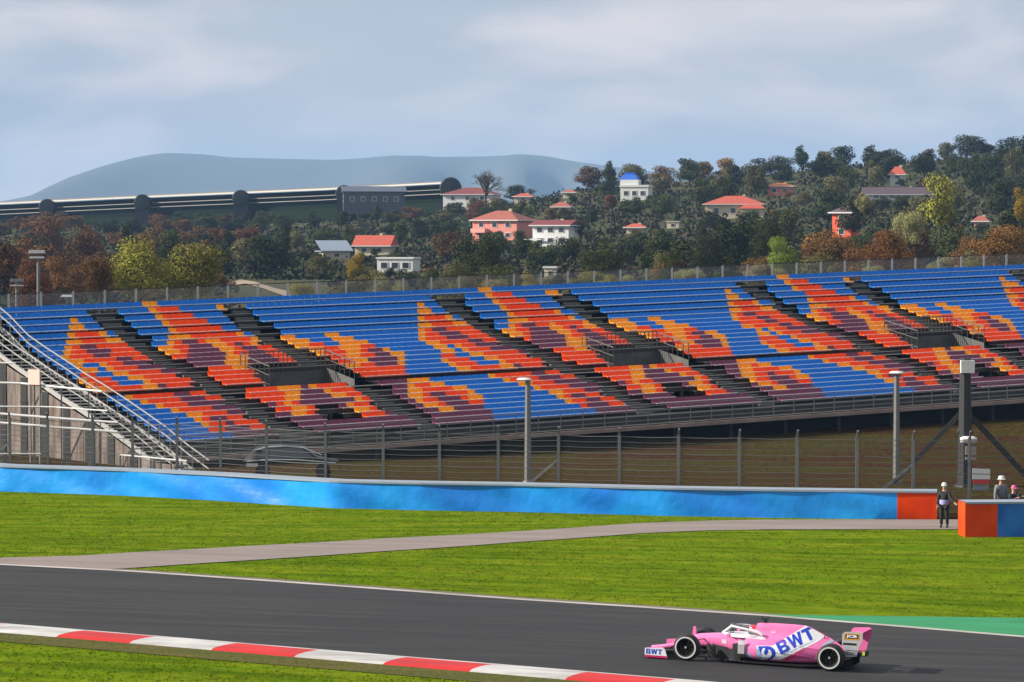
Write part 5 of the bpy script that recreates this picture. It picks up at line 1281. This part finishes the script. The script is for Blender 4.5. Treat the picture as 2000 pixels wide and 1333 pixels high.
# wheels and suspension
for x, wd in ((0, .305), (-3.70, .385)):
    for sg in (1, -1):
        wo = bpy.data.objects.new('wheel', None); col.objects.link(wo); wo.parent = car; yc = sg * (1.0 - wd / 2); wo.location = (x, yc, .335); h_ = wd / 2
        b = MB(); b.lathe([(.205, -h_ + .02), (.235, -h_), (.30, -h_ + .008), (.325, -h_ + .04), (.335, -h_ + .08), (.335, h_ - .08), (.325, h_ - .04), (.30, h_ - .008), (.235, h_), (.205, h_ - .02)], axis='Y', n=56); b.build('tyre', TYRE, wo, smooth=True)
        b = MB(); yo = sg * (h_ + .003); b.lathe([(.240, yo), (.256, yo + sg * .0005), (.272, yo)], axis='Y', n=56); b.build('tyre_band', TMARK, wo, smooth=True)
        b = MB(); b.lathe([(.207, sg * (h_ - .015)), (.195, sg * (h_ - .03)), (.18, sg * (h_ - .10)), (.10, sg * (h_ - .12)), (.05, sg * (h_ - .06)), (.03, sg * (h_ - .04)), (0, sg * (h_ - .04))], axis='Y', n=40)
        for k in range(10): a = k * math.pi / 5; b.bar((.05 * math.cos(a), sg * (h_ - .08), .05 * math.sin(a)), (.19 * math.cos(a + .15), sg * (h_ - .05), .19 * math.sin(a + .15)), .016, .02)
        b.build('rim', RIM, wo); b = MB(); b.lathe([(.026, sg * (h_ - .05)), (.024, sg * (h_ - .01)), (0, sg * (h_ - .008))], axis='Y', n=12); b.build('wheel_nut', SILV, wo)
        yi = sg * (1.0 - wd - .02); tb = .2 if x == 0 else .12; tx = (-.28, .22) if x == 0 else (.35, -.1)
        for dx in tx:
            for zi, zo in ((.50 if x == 0 else .38, .45), (.26 if x == 0 else .2, .22)): b = MB(); b.bar((x + dx, sg * tb, zi), (x, yi, zo), .035, .014); b.build('suspension_arm', CARB, car)
        if x == 0: b = MB(); b.box((-.02, sg * .66, .34), (.32, .05, .30)); b.build('brake_duct', CARB, car)
        else: b = MB(); b.box((-3.68, sg * .56, .34), (.34, .06, .34)); b.build('brake_duct', CARB, car)
# driver
dr = empty('person', label='racing driver in a white helmet with red and green marks sitting in the pink car', cat='person'); dr.matrix_world = MC
Vd = [(-1.62, 0, .28), (-1.60, 0, .50), (-1.52, 0, .64), (-1.50, 0, .74), (-1.56, .17, .56), (-1.30, .24, .50), (-1.06, .12, .60), (-1.56, -.17, .56), (-1.30, -.24, .50), (-1.06, -.12, .60)]
Ed = [(0, 1), (1, 2), (2, 3), (1, 4), (4, 5), (5, 6), (1, 7), (7, 8), (8, 9)]
bd = limb('body', Vd, Ed, [.13, .14, .06, .08, .08, .055, .045, .08, .055, .045], mat('race_suit', (.55, .16, .30), .8), dr)
for sg in (1, -1):
    hv, he, hr = [(-1.06, sg * .12, .60), (-1.0, sg * .12, .62)], [(0, 1)], [.04, .038]
    for k in range(4): hv += [(-.98, sg * (.10 + .018 * k), .645 - .02 * k), (-.955, sg * (.09 + .018 * k), .63 - .02 * k)]; i = len(hv) - 2; he += [(1, i), (i, i + 1)]; hr += [.011, .010]
    limb('glove', hv, he, hr, CWHITE, bd)
b = MB(); hc = Vector((-1.50, 0, .785)); rows = []
for i in range(17):
    ph = math.pi * i / 16; row = []
    for j in range(25):
        th = 2 * math.pi * j / 24; x = math.sin(ph) * math.cos(th); y = math.sin(ph) * math.sin(th); z = math.cos(ph)
        row.append((hc.x + x * .148 + (.02 if x > 0 and z < 0 else 0), hc.y + y * .122, hc.z + z * .125 - (.0 if z > 0 else .01)))
    rows.append(row)
b.grid(rows)
for fi, f_ in enumerate(b.f):
    c = sum((Vector(b.v[i]) for i in f_), Vector()) / len(f_) - hc
    if c.x > .055 and -.035 < c.z < .045: b.m[fi] = 1
    elif c.z > .075 and c.x > -.02: b.m[fi] = 2
    elif -.06 < c.x < .02 and c.z > .03: b.m[fi] = 2
    elif c.x < -.06 and c.z > .06: b.m[fi] = 3
b.build('helmet', [CWHITE, mat('visor', (.02, .02, .03), .1, spec=.9), mat('helmet_red', (.70, .02, .05), .3, coat=.6), mat('helmet_green', (.02, .30, .12), .3, coat=.6)], dr, smooth=True)
b = MB(); b.lathe([(.15, -.012), (.165, 0), (.15, .012), (.135, 0), (.15, -.012)], axis='X', n=20, c=(-.93, 0, .60)); b.box((-.93, 0, .60), (.03, .2, .07)); b.build('steering_wheel', CARB, car)

# ------------------------------------------------------------ autumn air: one box of thin haze round everything
b = MB(); b.box((0, 5400, 130), (27000, 14000, 266))
hz = b.build('haze', None); hz.data.materials.clear()
hm = bpy.data.materials.new('haze'); hm.use_nodes = True; nt = hm.node_tree
for n_ in list(nt.nodes): nt.nodes.remove(n_)
oo = nt.nodes.new('ShaderNodeOutputMaterial'); pv = nt.nodes.new('ShaderNodeVolumePrincipled')
pv.inputs['Color'].default_value = (.36, .62, 1.0, 1); pv.inputs['Density'].default_value = 8.0e-5; pv.inputs['Anisotropy'].default_value = .0
nt.links.new(pv.outputs[0], oo.inputs['Volume']); hz.data.materials.append(hm); hz['kind'] = 'stuff'; hz['label'] = 'thin blue haze hanging over the valley and the mountain'; hz['category'] = 'haze'

# labels: where two things would still read the same, say which of them is meant
from collections import defaultdict
_g = defaultdict(list)
for o in list(scene.objects):
    if o.parent is None and o.get('label') and not o.get('kind'): _g[o['label']].append(o)
_ord = ['first', 'second', 'third', 'fourth', 'fifth', 'sixth', 'seventh', 'eighth', 'ninth', 'tenth', 'eleventh', 'twelfth']
for lb_, os_ in _g.items():
    if len(os_) > 1:
        os_.sort(key=lambda o: o.location.x / o.location.y)
        for i, o in enumerate(os_): o['label'] = lb_ + (', ' + (('left one', 'right one')[i] if len(os_) == 2 else _ord[i] + ' from left'))
